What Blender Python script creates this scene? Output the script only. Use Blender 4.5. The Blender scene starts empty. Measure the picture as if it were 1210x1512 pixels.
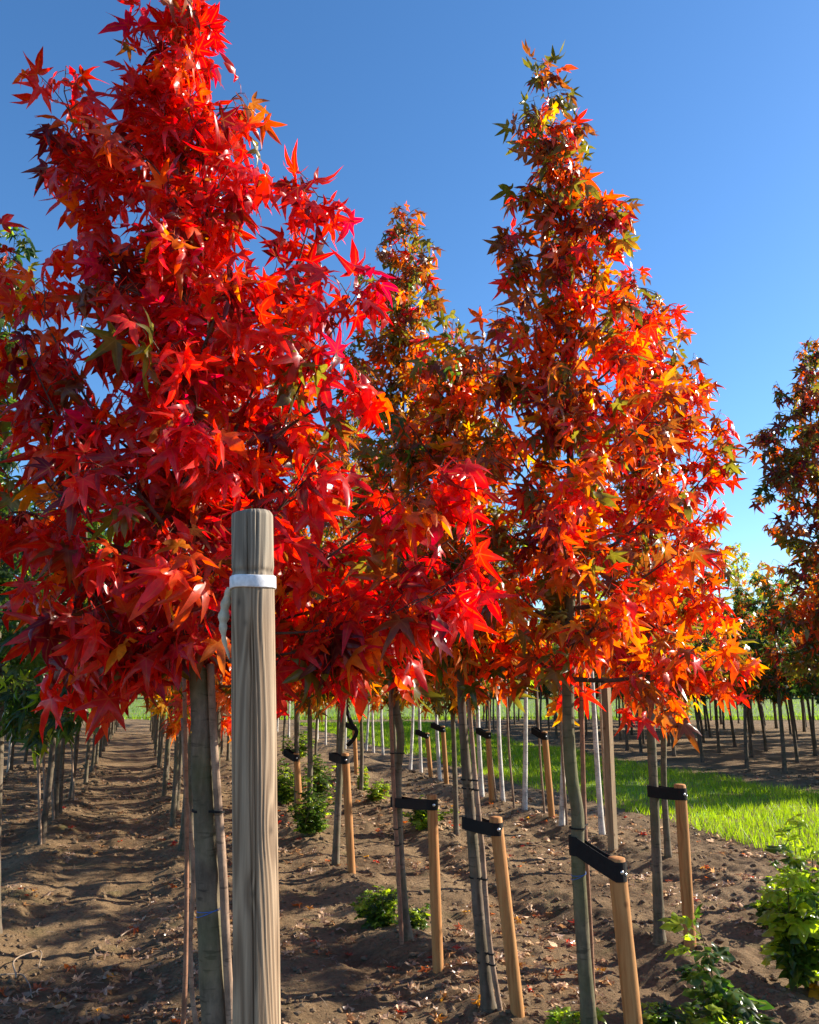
import bpy, math, random
import numpy as np
from mathutils import Vector, Matrix

rng = np.random.default_rng(11)
random.seed(11)
scene = bpy.context.scene
col = scene.collection

# ------------------------------------------------------------------ camera
F_PX, IMG_W, IMG_H, CAM_H, HORIZON = 1165.0, 1210.0, 1512.0, 1.6, 1010.0
PITCH = math.atan((HORIZON - IMG_H / 2) / F_PX)
cam_d = bpy.data.cameras.new('camera')
cam = bpy.data.objects.new('camera', cam_d); col.objects.link(cam)
cam.location = (0, 0, CAM_H)
cam.rotation_euler = (math.pi / 2 + PITCH, 0, 0)
cam_d.sensor_fit = 'VERTICAL'; cam_d.sensor_height = 36.0
cam_d.lens = 36.0 * F_PX / IMG_H
cam_d.clip_start = 0.05; cam_d.clip_end = 1000
scene.camera = cam

# ------------------------------------------------------------------ sky and sun
SUN_AZ, SUN_EL = math.radians(70), math.radians(25)
world = bpy.data.worlds.new('World'); scene.world = world; world.use_nodes = True
wn = world.node_tree.nodes; wl = world.node_tree.links; wn.clear()
sky = wn.new('ShaderNodeTexSky'); sky.sky_type = 'NISHITA'; sky.sun_disc = False
sky.sun_elevation = SUN_EL; sky.sun_rotation = SUN_AZ
sky.altitude = 0; sky.air_density = 1.0; sky.dust_density = 0.3; sky.ozone_density = 5.0
bg = wn.new('ShaderNodeBackground'); bg.inputs['Strength'].default_value = 0.106
wo = wn.new('ShaderNodeOutputWorld')
hs = wn.new('ShaderNodeHueSaturation'); hs.inputs['Saturation'].default_value = 1.12
wl.new(sky.outputs[0], hs.inputs['Color']); wl.new(hs.outputs[0], bg.inputs['Color']); wl.new(bg.outputs[0], wo.inputs['Surface'])
sun_d = bpy.data.lights.new('sun', 'SUN'); sun_d.energy = 5.0; sun_d.angle = math.radians(0.5)
sun_d.color = (1.0, 0.90, 0.76)
sun = bpy.data.objects.new('sun', sun_d); col.objects.link(sun)
SV = Vector((math.sin(SUN_AZ) * math.cos(SUN_EL), math.cos(SUN_AZ) * math.cos(SUN_EL), math.sin(SUN_EL)))
sun.rotation_euler = SV.to_track_quat('Z', 'Y').to_euler(); sun.location = SV * 30
scene.view_settings.view_transform = 'Standard'; scene.view_settings.look = 'None'
scene.view_settings.exposure = 1.15; scene.view_settings.gamma = 1.0
scene.view_settings.use_curve_mapping = False
scene.render.engine = 'CYCLES'
scene.cycles.max_bounces = 8; scene.cycles.transmission_bounces = 6; scene.cycles.diffuse_bounces = 4
scene.cycles.use_denoising = True

# ------------------------------------------------------------------ helpers
CP, SP = math.cos(PITCH), math.sin(PITCH)
def at(px, py, Y):
    """point at forward distance Y that the photograph shows at this pixel"""
    u = (px - IMG_W / 2) / F_PX; v = (IMG_H / 2 - py) / F_PX
    d = (u, CP - v * SP, v * CP + SP); k = Y / d[1]
    return np.array((d[0] * k, Y, CAM_H + d[2] * k))
def project(P):
    P = np.asarray(P, float); dx = P[..., 0]; dy = P[..., 1]; dz = P[..., 2] - CAM_H
    zc = dy * CP + dz * SP; yc = -dy * SP + dz * CP
    return IMG_W / 2 + F_PX * dx / zc, IMG_H / 2 - F_PX * yc / zc, zc
ROW = math.radians(18.33)                                   # planting rows run this far round from the view axis
E_ = np.array((-math.sin(ROW), math.cos(ROW))); N_ = np.array((math.cos(ROW), math.sin(ROW)))
def row_xy(s, t): return E_ * s + N_ * t
ROWS = (-3.5, -2.1, -0.8, 0.45, 1.75, 3.15, 4.65)

def vnoise(x, y, seed=0):
    xi = np.floor(x).astype(np.int64); yi = np.floor(y).astype(np.int64); fx = x - xi; fy = y - yi
    fx = fx * fx * (3 - 2 * fx); fy = fy * fy * (3 - 2 * fy)
    def h(a, b):
        n = (a * 374761393 + b * 668265263 + seed * 974634137) & 0x7fffffff
        n = ((n ^ (n >> 13)) * 1274126177) & 0x7fffffff
        return ((n ^ (n >> 16)) & 0xffff) / 65535.0
    return (h(xi, yi) * (1 - fx) + h(xi + 1, yi) * fx) * (1 - fy) + (h(xi, yi + 1) * (1 - fx) + h(xi + 1, yi + 1) * fx) * fy

def ground_h(x, y):
    x = np.asarray(x, float); y = np.asarray(y, float)
    s = x * E_[0] + y * E_[1]; t = x * N_[0] + y * N_[1]
    wob = 0.10 * (vnoise(s * 0.9, t * 0 + 3.3, 5) - .5)
    soil = 1 - 0.8 * ((t > 6.1) & (t < 9.4))
    h = np.zeros_like(x)
    for k, tr in enumerate(ROWS):
        m = vnoise(s * 1.6, t * 1.6 + k * 7, 9)
        h += (0.03 + 0.06 * m) * np.exp(-((t - tr + wob) / 0.2) ** 2)
        h -= 0.045 * m * np.exp(-((t - tr + wob + 0.42) / 0.13) ** 2)
    h += 0.05 * (vnoise(x * 0.7, y * 0.7, 1) - .5)
    h += soil * (0.028 * (vnoise(x * 2.6, y * 2.6, 2) - .5) + 0.055 * (vnoise(x * 7, y * 7, 3) - .5) * vnoise(x * 1.3, y * 1.3, 8)
                 + 0.026 * (vnoise(x * 15, y * 15, 4) - .5) * (.3 + vnoise(x * 2.1, y * 2.1, 14)) + 0.014 * (vnoise(x * 31, y * 31, 6) - .5))
    return h
def gz(x, y): return float(ground_h(np.array([x]), np.array([y]))[0])

def mesh_np(name, V, F, mats=(), smooth=True, attrs=None):
    """V (n,3), F list of index arrays of one width each"""
    me = bpy.data.meshes.new(name)
    V = np.asarray(V, np.float32); Fs = [np.asarray(f, np.int32) for f in (F if isinstance(F, (list, tuple)) else [F]) if len(f)]
    me.vertices.add(len(V)); me.vertices.foreach_set('co', V.ravel())
    loops = np.concatenate([f.ravel() for f in Fs]); tot = np.concatenate([np.full(len(f), f.shape[1], np.int32) for f in Fs])
    me.loops.add(len(loops)); me.loops.foreach_set('vertex_index', loops)
    start = np.concatenate(([0], np.cumsum(tot)[:-1])).astype(np.int32)
    me.polygons.add(len(tot)); me.polygons.foreach_set('loop_start', start)
    me.polygons.foreach_set('use_smooth', np.full(len(tot), smooth))
    me.update(calc_edges=True)
    for k, (typ, data) in (attrs or {}).items():
        a = me.attributes.new(k, typ, 'POINT')
        a.data.foreach_set('color' if typ == 'FLOAT_COLOR' else 'value', np.asarray(data, np.float32).ravel())
    for m in mats: me.materials.append(m)
    return me
def link(name, me, parent=None, loc=None, **props):
    o = bpy.data.objects.new(name, me); col.objects.link(o)
    if parent: o.parent = parent
    if loc is not None: o.location = loc
    for k, v in props.items(): o[k] = v
    return o
def thing(name, loc, label, cat, group=None, me=None):
    o = link(name, me, loc=tuple(map(float, loc)), label=label, category=cat)
    if me is None: o.empty_display_size = 0.05
    if group: o['group'] = group
    return o

def spline(pts, n):
    P = np.asarray(pts, float)
    if len(P) == 2: return P[0] + (P[1] - P[0]) * np.linspace(0, 1, n)[:, None]
    d = np.concatenate(([0], np.cumsum(np.linalg.norm(np.diff(P, axis=0), axis=1))))
    m = np.gradient(P, d, axis=0)
    u = np.linspace(0, d[-1], n); i = np.clip(np.searchsorted(d, u) - 1, 0, len(P) - 2)
    h = (d[i + 1] - d[i])[:, None]; t = ((u - d[i])[:, None]) / h
    return ((2*t**3-3*t**2+1)*P[i] + (t**3-2*t**2+t)*h*m[i] + (-2*t**3+3*t**2)*P[i+1] + (t**3-t**2)*h*m[i+1])
def tube(P, R, sides=8, bump=0.0, cap=True, seed=0, flat=None):
    """tapered tube along P; returns verts and [quads, tris]"""
    P = np.asarray(P, float); n = len(P); R = np.broadcast_to(np.asarray(R, float), (n,))
    T = np.gradient(P, axis=0); T /= np.linalg.norm(T, axis=1)[:, None] + 1e-9
    ref = np.array((1., 0, 0)) if abs(T[0][0]) < .9 else np.array((0, 1., 0))
    A = ref - T * (T @ ref)[:, None]; A /= np.linalg.norm(A, axis=1)[:, None]; B = np.cross(T, A)
    th = np.linspace(0, 2 * math.pi, sides, endpoint=False)
    rr = R[:, None] * np.ones(sides)
    if bump:
        z = np.arange(n)[:, None] * 0.6 + th[None] * 0; rr = rr * (1 + bump * (vnoise(np.cos(th)[None] * 1.7 + z * .35 + seed * 5.1, np.sin(th)[None] * 1.7 + z * .2, seed) - .5) * 2)
    V = P[:, None] + rr[..., None] * (np.cos(th)[None, :, None] * A[:, None] + np.sin(th)[None, :, None] * B[:, None])
    V = V.reshape(-1, 3)
    i = np.arange(n - 1)[:, None] * sides; j = np.arange(sides)[None]; k = (np.arange(sides)[None] + 1) % sides
    Q = np.stack((i + j, i + k, i + sides + k, i + sides + j), -1).reshape(-1, 4)
    tr = np.zeros((0, 3), int)
    if cap:
        c0, c1 = len(V), len(V) + 1; V = np.vstack((V, P[0], P[-1]))
        jj = np.arange(sides); kk = (jj + 1) % sides; b = (n - 1) * sides
        tr = np.vstack((np.stack((kk, jj, np.full(sides, c0)), -1), np.stack((b + jj, b + kk, np.full(sides, c1)), -1)))
    return V, [Q, tr]
def join(parts):
    Vs, Qs, Ts, o = [], [], [], 0
    for V, (Q, T) in parts:
        Vs.append(V); Qs.append(Q + o); Ts.append(T + o); o += len(V)
    return np.vstack(Vs), [np.vstack(Qs), np.vstack(Ts)]

# ------------------------------------------------------------------ materials
def mat(name):
    m = bpy.data.materials.new(name); m.use_nodes = True; nt = m.node_tree; nt.nodes.clear()
    out = nt.nodes.new('ShaderNodeOutputMaterial')
    def N(t, **kw):
        n = nt.nodes.new(t)
        for k, v in kw.items():
            if k in n.inputs: n.inputs[k].default_value = v
            else: setattr(n, k, v)
        return n
    return m, nt, N, out
def ramp(N, stops):
    r = N('ShaderNodeValToRGB'); e = r.color_ramp.elements
    e[0].position, e[0].color = stops[0][0], (*stops[0][1], 1)
    e[1].position, e[1].color = stops[-1][0], (*stops[-1][1], 1)
    for p, c in stops[1:-1]:
        q = e.new(p); q.color = (*c, 1)
    return r

def leaf_material(name, per_object, gloss=0.30, trans=0.57):
    m, nt, N, out = mat(name); L = nt.links.new
    if per_object:
        src = N('ShaderNodeObjectInfo'); c = src.outputs['Color']
    else:
        src = N('ShaderNodeAttribute', attribute_name='col'); c = src.outputs['Color']
    rib = N('ShaderNodeAttribute', attribute_name='rib')
    tc = N('ShaderNodeTexCoord')
    nz = N('ShaderNodeTexNoise', Scale=55.0 if not per_object else 4.0, Detail=3.0)
    L(tc.outputs['Object'], nz.inputs['Vector'])
    hv = N('ShaderNodeHueSaturation')
    mr = N('ShaderNodeMapRange'); mr.inputs['From Min'].default_value = .3; mr.inputs['From Max'].default_value = .7
    mr.inputs['To Min'].default_value = .72; mr.inputs['To Max'].default_value = 1.2
    L(nz.outputs['Fac'], mr.inputs['Value']); L(mr.outputs[0], hv.inputs['Value']); L(c, hv.inputs['Color'])
    # veins: a thin paler line where the rib value runs high
    vr = ramp(N, [(0.80, (0, 0, 0)), (0.97, (1, 1, 1))]); L(rib.outputs['Fac'], vr.inputs[0])
    vm = N('ShaderNodeMix', data_type='RGBA'); vm.blend_type = 'MIX'
    vs = N('ShaderNodeMath', operation='MULTIPLY'); vs.inputs[1].default_value = 0.28; L(vr.outputs[0], vs.inputs[0])
    L(vs.outputs[0], vm.inputs['Factor']); L(hv.outputs[0], vm.inputs[6])
    lite = N('ShaderNodeMix', data_type='RGBA'); lite.inputs['Factor'].default_value = .45; lite.inputs[7].default_value = (.55, .42, .10, 1)
    L(hv.outputs[0], lite.inputs[6]); L(lite.outputs[2], vm.inputs[7])
    p = N('ShaderNodeBsdfPrincipled', Roughness=gloss); p.inputs['Specular IOR Level'].default_value = 0.55
    L(vm.outputs[2], p.inputs['Base Color'])
    tr = N('ShaderNodeBsdfTranslucent')
    tb = N('ShaderNodeHueSaturation'); tb.inputs['Saturation'].default_value = 1.08; tb.inputs['Value'].default_value = 1.75
    L(vm.outputs[2], tb.inputs['Color']); L(tb.outputs[0], tr.inputs['Color'])
    mx = N('ShaderNodeMixShader'); mx.inputs[0].default_value = trans
    L(p.outputs[0], mx.inputs[1]); L(tr.outputs[0], mx.inputs[2]); L(mx.outputs[0], out.inputs['Surface'])
    return m
M = {}
M['leaf'] = leaf_material('leaf_single', True)
M['crown'] = leaf_material('leaf_mass', False)

def bark(name, c0, c1, c2, green=0.0, scale=1.0, rough=.85):
    m, nt, N, out = mat(name); L = nt.links.new
    tc = N('ShaderNodeTexCoord')
    mp = N('ShaderNodeMapping'); mp.inputs['Scale'].default_value = (24 * scale, 24 * scale, 4.5 * scale); L(tc.outputs['Object'], mp.inputs['Vector'])
    n1 = N('ShaderNodeTexNoise', Scale=1.0, Detail=6.0, Roughness=.65); L(mp.outputs[0], n1.inputs['Vector'])
    r = ramp(N, [(.25, c0), (.5, c1), (.78, c2)]); L(n1.outputs['Fac'], r.inputs[0])
    # lenticels: short dark bars across the stem
    mp2 = N('ShaderNodeMapping'); mp2.inputs['Scale'].default_value = (14 * scale, 14 * scale, 75 * scale); L(tc.outputs['Object'], mp2.inputs['Vector'])
    n2 = N('ShaderNodeTexNoise', Scale=1.0, Detail=2.0); L(mp2.outputs[0], n2.inputs['Vector'])
    r2 = ramp(N, [(.30, (.35, .35, .35)), (.40, (1, 1, 1))]); L(n2.outputs['Fac'], r2.inputs[0])
    mu = N('ShaderNodeMix', data_type='RGBA', blend_type='MULTIPLY'); mu.inputs['Factor'].default_value = .75
    L(r.outputs[0], mu.inputs[6]); L(r2.outputs[0], mu.inputs[7])
    nb = N('ShaderNodeTexNoise', Scale=9.0 * scale, Detail=5.0, Roughness=.7); L(tc.outputs['Object'], nb.inputs['Vector'])
    rb = ramp(N, [(.32, (.5, .5, .5)), (.5, (.95, .95, .95)), (.68, (1.45, 1.4, 1.32))]); L(nb.outputs['Fac'], rb.inputs[0])
    mv = N('ShaderNodeMix', data_type='RGBA', blend_type='MULTIPLY'); mv.inputs['Factor'].default_value = .85
    L(mu.outputs[2], mv.inputs[6]); L(rb.outputs[0], mv.inputs[7]); last = mv.outputs[2]
    if green:
        n3 = N('ShaderNodeTexNoise', Scale=3.0 * scale, Detail=4.0); L(tc.outputs['Object'], n3.inputs['Vector'])
        r3 = ramp(N, [(.42, (0, 0, 0)), (.62, (green, green, green))]); L(n3.outputs['Fac'], r3.inputs[0])
        g = N('ShaderNodeMix', data_type='RGBA'); g.inputs[7].default_value = (.11, .13, .035, 1)
        L(r3.outputs[0], g.inputs['Factor']); L(last, g.inputs[6]); last = g.outputs[2]
    p = N('ShaderNodeBsdfPrincipled', Roughness=rough); p.inputs['Specular IOR Level'].default_value = .25
    b = N('ShaderNodeBump', Strength=.9, Distance=.006); L(n1.outputs['Fac'], b.inputs['Height'])
    L(last, p.inputs['Base Color']); L(b.outputs[0], p.inputs['Normal']); L(p.outputs[0], out.inputs['Surface'])
    return m
M['bark'] = bark('bark_grey_brown', (.07, .052, .035), (.145, .112, .078), (.23, .185, .135), .35)
M['bark_moss'] = bark('bark_greenish', (.065, .055, .034), (.13, .11, .065), (.21, .18, .12), .45)
M['bark_dark'] = bark('bark_dark', (.06, .045, .032), (.12, .09, .065), (.2, .16, .12), .2)
M['birch'] = bark('bark_white', (.36, .31, .26), (.62, .57, .50), (.78, .74, .68), .0, .8)
M['twig'] = bark('bark_twig', (.05, .03, .022), (.09, .055, .04), (.15, .1, .07), 0)
M['cane'] = bark('cane_wood', (.16, .10, .065), (.27, .18, .12), (.38, .28, .20), 0, 1.3)
M['cane_brown'] = bark('cane_red_brown', (.15, .07, .04), (.26, .13, .075), (.36, .21, .13), 0, 1.3)
M['stem'] = bark('shrub_stem', (.10, .07, .03), (.16, .12, .05), (.22, .17, .08), .4)

def wood(name, c0, c1, c2):
    m, nt, N, out = mat(name); L = nt.links.new
    tc = N('ShaderNodeTexCoord'); oi = N('ShaderNodeObjectInfo')
    ad = N('ShaderNodeVectorMath', operation='ADD'); L(tc.outputs['Object'], ad.inputs[0])
    sc = N('ShaderNodeVectorMath', operation='SCALE'); sc.inputs['Scale'].default_value = 7.0
    cb = N('ShaderNodeCombineXYZ'); L(oi.outputs['Random'], cb.inputs[2]); L(cb.outputs[0], sc.inputs[0]); L(sc.outputs[0], ad.inputs[1])
    mp = N('ShaderNodeMapping'); mp.inputs['Scale'].default_value = (55, 55, 2.2); L(ad.outputs[0], mp.inputs['Vector'])
    n0 = N('ShaderNodeTexNoise', Scale=3.0, Detail=2.0); L(ad.outputs[0], n0.inputs['Vector'])
    av = N('ShaderNodeVectorMath', operation='MULTIPLY_ADD'); av.inputs[1].default_value = (3, 3, .4)
    L(n0.outputs['Color'], av.inputs[0]); L(mp.outputs[0], av.inputs[2])
    n1 = N('ShaderNodeTexNoise', Scale=1.0, Detail=5.0, Roughness=.6); L(av.outputs[0], n1.inputs['Vector'])
    r = ramp(N, [(.25, c0), (.48, c1), (.75, c2)]); L(n1.outputs['Fac'], r.inputs[0])
    vo = N('ShaderNodeTexVoronoi', Scale=6.5); L(ad.outputs[0], vo.inputs['Vector'])
    rk = ramp(N, [(.03, (.35, .22, .12)), (.12, (1, 1, 1))]); L(vo.outputs['Distance'], rk.inputs[0])
    mu = N('ShaderNodeMix', data_type='RGBA', blend_type='MULTIPLY'); mu.inputs['Factor'].default_value = .9
    L(r.outputs[0], mu.inputs[6]); L(rk.outputs[0], mu.inputs[7])
    p = N('ShaderNodeBsdfPrincipled', Roughness=.8); p.inputs['Specular IOR Level'].default_value = .3
    b = N('ShaderNodeBump', Strength=.45, Distance=.003); L(n1.outputs['Fac'], b.inputs['Height'])
    L(mu.outputs[2], p.inputs['Base Color']); L(b.outputs[0], p.inputs['Normal']); L(p.outputs[0], out.inputs['Surface'])
    return m
M['larch'] = wood('stake_wood', (.24, .09, .024), (.41, .185, .058), (.52, .275, .10))
M['larch_grey'] = wood('pole_wood', (.15, .10, .055), (.26, .18, .10), (.36, .26, .16))

def plain(name, c, rough=.6, metal=0.0, bump=0.0, spec=.4, scale=60):
    m, nt, N, out = mat(name); L = nt.links.new
    tc = N('ShaderNodeTexCoord'); n1 = N('ShaderNodeTexNoise', Scale=scale, Detail=4.0); L(tc.outputs['Object'], n1.inputs['Vector'])
    r = ramp(N, [(.3, tuple(x * .75 for x in c)), (.7, tuple(min(1, x * 1.15) for x in c))]); L(n1.outputs['Fac'], r.inputs[0])
    p = N('ShaderNodeBsdfPrincipled', Roughness=rough, Metallic=metal); p.inputs['Specular IOR Level'].default_value = spec
    L(r.outputs[0], p.inputs['Base Color'])
    if bump:
        b = N('ShaderNodeBump', Strength=bump, Distance=.004); L(n1.outputs['Fac'], b.inputs['Height']); L(b.outputs[0], p.inputs['Normal'])
    L(p.outputs[0], out.inputs['Surface']); return m
M['rubber'] = plain('black_strap', (.011, .010, .010), .7, spec=.2)
M['zinc'] = plain('zinc_bolt', (.75, .75, .73), .3, .9)
M['white_band'] = plain('white_tape', (.78, .78, .80), .45)
M['tape'] = plain('torn_tape', (.66, .58, .42), .75)
M['blue'] = plain('blue_string', (.04, .16, .55), .6)
M['clod'] = plain('soil_clod', (.17, .115, .066), .95, bump=.8, spec=.2, scale=40)
M['stick'] = plain('dry_stick', (.30, .22, .15), .9)
M['white_disc'] = plain('white_disc', (.8, .8, .76), .5)

# post wood: grain stored on the surface
m, nt, N, out = mat('post_wood'); L = nt.links.new
a = N('ShaderNodeAttribute', attribute_name='col'); g = N('ShaderNodeAttribute', attribute_name='grain')
tc = N('ShaderNodeTexCoord'); mp = N('ShaderNodeMapping'); mp.inputs['Scale'].default_value = (260, 260, 9); L(tc.outputs['Object'], mp.inputs['Vector'])
nz = N('ShaderNodeTexNoise', Scale=1.0, Detail=4.0); L(mp.outputs[0], nz.inputs['Vector'])
hv = N('ShaderNodeHueSaturation'); mr = N('ShaderNodeMapRange'); mr.inputs['To Min'].default_value = .72; mr.inputs['To Max'].default_value = 1.25
L(nz.outputs['Fac'], mr.inputs['Value']); L(mr.outputs[0], hv.inputs['Value']); L(a.outputs['Color'], hv.inputs['Color'])
p = N('ShaderNodeBsdfPrincipled', Roughness=.8); p.inputs['Specular IOR Level'].default_value = .3
b = N('ShaderNodeBump', Strength=.5, Distance=.0015); L(nz.outputs['Fac'], b.inputs['Height'])
L(hv.outputs[0], p.inputs['Base Color']); L(b.outputs[0], p.inputs['Normal']); L(p.outputs[0], out.inputs['Surface']); M['post'] = m

# soil
m, nt, N, out = mat('soil'); L = nt.links.new
tc = N('ShaderNodeTexCoord')
n1 = N('ShaderNodeTexNoise', Scale=1.1, Detail=8.0, Roughness=.6); L(tc.outputs['Object'], n1.inputs['Vector'])
r1 = ramp(N, [(.30, (.135, .084, .044)), (.5, (.245, .160, .084)), (.72, (.37, .250, .135))]); L(n1.outputs['Fac'], r1.inputs[0])
n2 = N('ShaderNodeTexNoise', Scale=38.0, Detail=6.0, Roughness=.7); L(tc.outputs['Object'], n2.inputs['Vector'])
r2 = ramp(N, [(.28, (.45, .44, .42)), (.55, (1, 1, 1)), (.8, (1.25, 1.22, 1.18))]); L(n2.outputs['Fac'], r2.inputs[0])
mu = N('ShaderNodeMix', data_type='RGBA', blend_type='MULTIPLY'); mu.inputs['Factor'].default_value = .9
L(r1.outputs[0], mu.inputs[6]); L(r2.outputs[0], mu.inputs[7])
n3 = N('ShaderNodeTexNoise', Scale=2.3, Detail=7.0, Roughness=.7); L(tc.outputs['Object'], n3.inputs['Vector'])
r3 = ramp(N, [(.56, (0, 0, 0)), (.72, (.55, .55, .55))]); L(n3.outputs['Fac'], r3.inputs[0])
mo = N('ShaderNodeMix', data_type='RGBA'); mo.inputs[7].default_value = (.10, .115, .035, 1)
L(r3.outputs[0], mo.inputs['Factor']); L(mu.outputs[2], mo.inputs[6])
p = N('ShaderNodeBsdfPrincipled', Roughness=.95); p.inputs['Specular IOR Level'].default_value = .15
n4 = N('ShaderNodeTexNoise', Scale=70.0, Detail=8.0, Roughness=.75); L(tc.outputs['Object'], n4.inputs['Vector'])
b1 = N('ShaderNodeBump', Strength=.9, Distance=.02); L(n4.outputs['Fac'], b1.inputs['Height'])
b2 = N('ShaderNodeBump', Strength=.7, Distance=.03); L(n2.outputs['Fac'], b2.inputs['Height']); L(b1.outputs[0], b2.inputs['Normal'])
L(mo.outputs[2], p.inputs['Base Color']); L(b2.outputs[0], p.inputs['Normal']); L(p.outputs[0], out.inputs['Surface']); M['soil'] = m
# turf under the grass
m, nt, N, out = mat('turf'); L = nt.links.new
tc = N('ShaderNodeTexCoord'); n1 = N('ShaderNodeTexNoise', Scale=9.0, Detail=6.0); L(tc.outputs['Object'], n1.inputs['Vector'])
r1 = ramp(N, [(.3, (.10, .14, .025)), (.7, (.19, .27, .04))]); L(n1.outputs['Fac'], r1.inputs[0])
p = N('ShaderNodeBsdfPrincipled', Roughness=.9); b = N('ShaderNodeBump', Strength=1.0, Distance=.05); L(n1.outputs['Fac'], b.inputs['Height'])
L(r1.outputs[0], p.inputs['Base Color']); L(b.outputs[0], p.inputs['Normal']); L(p.outputs[0], out.inputs['Surface']); M['turf'] = m
M['grass'] = leaf_material('grass_blade', False, .45, .55)

# ------------------------------------------------------------------ ground, lawn strip, far field
def graded(lo, hi, step, far_lo, far_hi, g=1.12):
    mid = list(np.arange(lo, hi, step)); a, d = lo, step
    left = []
    while a > far_lo: d *= g; a -= d; left.append(a)
    a, d = mid[-1], step; right = []
    while a < far_hi: d *= g; a += d; right.append(a)
    return np.array(left[::-1] + mid + right)
gx = graded(-3.6, 3.9, .024, -300, 300); gy = graded(2.6, 9.0, .024, -60, 600, 1.045)
X, Y = np.meshgrid(gx, gy); Z = ground_h(X, Y); Z = np.where((Y > 60) | (abs(X) > 60), 0, Z)
nx, ny = len(gx), len(gy)
i = (np.arange(ny - 1)[:, None] * nx + np.arange(nx - 1)[None]).ravel()
me = mesh_np('ground', np.stack((X, Y, Z), -1).reshape(-1, 3), np.stack((i, i + 1, i + nx + 1, i + nx), -1), [M['soil']])
link('ground', me, kind='structure')

def strip(name, t0, t1, s0, s1, material, step=.25, dz=.012, edge=.25):
    ss = np.arange(s0, s1, step); tt = np.linspace(0, 1, max(6, int((t1 - t0) / step)))
    S, U = np.meshgrid(ss, tt)
    lo = t0 + edge * (vnoise(S * .9, S * 0 + 1, 21) - .5); hi = t1 + edge * (vnoise(S * .9, S * 0 + 9, 22) - .5) + 0.07 * np.maximum(0, S - 9)
    T = lo + (hi - lo) * U
    x = E_[0] * S + N_[0] * T; y = E_[1] * S + N_[1] * T
    z = ground_h(x, y) - .02 + .035 * np.minimum(1, np.minimum(U, 1 - U) * 8) * (vnoise(x * 3, y * 3, 7))
    n = len(ss); k = (np.arange(len(tt) - 1)[:, None] * n + np.arange(n - 1)[None]).ravel()
    return link(name, mesh_np(name, np.stack((x, y, z), -1).reshape(-1, 3), np.stack((k, k + 1, k + n + 1, k + n), -1), [material]), kind='structure')
strip('lawn_strip', 6.1, 9.3, 1.0, 34.0, M['turf'])
Vf = np.array([(-70, 37.5, .06), (90, 41.5, .06), (90, 120, .06), (-70, 120, .06)]); link('far_field', mesh_np('far_field', Vf, np.array([[0, 1, 2, 3]]), [M['turf']]), kind='structure')

def blades(n, s_rng, t_fun, hgt, wid, seed):
    r = np.random.default_rng(seed)
    s = s_rng[0] + (s_rng[1] - s_rng[0]) * r.random(n) ** 1.5; t0, t1 = t_fun(s); t = t0 + (t1 - t0) * r.random(n)
    x = E_[0] * s + N_[0] * t; y = E_[1] * s + N_[1] * t
    keep = vnoise(x * 5, y * 5, 31) + r.random(n) * .7 > .45; x, y, s = x[keep], y[keep], s[keep]; n = len(x)
    z = ground_h(x, y); a = r.random(n) * 6.283; h = hgt * (.5 + r.random(n)) * (.6 + .8 * vnoise(x * 1.2, y * 1.2, 33)); w = wid * (.7 + .6 * r.random(n)) * np.maximum(1, s / 12)
    dx, dy = np.cos(a) * w, np.sin(a) * w; la = r.random(n) * 6.283; ll = h * r.random(n) * .9
    V = np.empty((n, 3, 3)); V[:, 0] = np.stack((x - dx, y - dy, z), -1); V[:, 1] = np.stack((x + dx, y + dy, z), -1)
    V[:, 2] = np.stack((x + np.cos(la) * ll, y + np.sin(la) * ll, z + h), -1)
    c = np.array((.24, .36, .028)) * (.6 + .7 * r.random((n, 1))) + np.array((.08, .05, 0)) * (r.random((n, 1)) ** 3)
    C = np.repeat(np.concatenate((c, np.ones((n, 1))), 1), 3, 0)
    return V.reshape(-1, 3), np.arange(n * 3).reshape(-1, 3), C
def lawn_t(s): return 6.02 + .25 * (vnoise(s * .9, s * 0 + 1, 21) - .5), 9.40 + .25 * (vnoise(s * .9, s * 0 + 9, 22) - .5) + .07 * np.maximum(0, s - 9)
V, Fq, C = blades(95000, (2.5, 33), lawn_t, .085, .0042, 5)
link('grass', mesh_np('grass', V, Fq, [M['grass']], False, {'col': ('FLOAT_COLOR', C), 'rib': ('FLOAT', np.zeros(len(V)))}), kind='stuff',
     label='bright sunlit grass growing on the strip between the tree plots', category='grass')

r = np.random.default_rng(6); n = 26000; x = r.uniform(-30, 45, n); y = 37 + 42 * r.random(n) ** 2; a = r.random(n) * 3.14; h = .14 * (.5 + r.random(n)); w = .022 * (.6 + r.random(n))
V = np.empty((n, 3, 3)); V[:, 0] = np.stack((x - np.cos(a) * w, y - np.sin(a) * w, 0 * x), -1); V[:, 1] = np.stack((x + np.cos(a) * w, y + np.sin(a) * w, 0 * x), -1); V[:, 2] = np.stack((x + r.normal(0, .04, n), y, h + .05), -1)
C = np.repeat(np.concatenate((np.array((.19, .29, .03)) * (.6 + .7 * r.random((n, 1))), np.ones((n, 1))), 1), 3, 0)
link('field_grass', mesh_np('field_grass', V.reshape(-1, 3), np.arange(n * 3).reshape(-1, 3), [M['grass']], False, {'col': ('FLOAT_COLOR', C), 'rib': ('FLOAT', np.zeros(n * 3))}), kind='stuff', label='pale sunlit grass on the open field behind all tree rows', category='grass')

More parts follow.
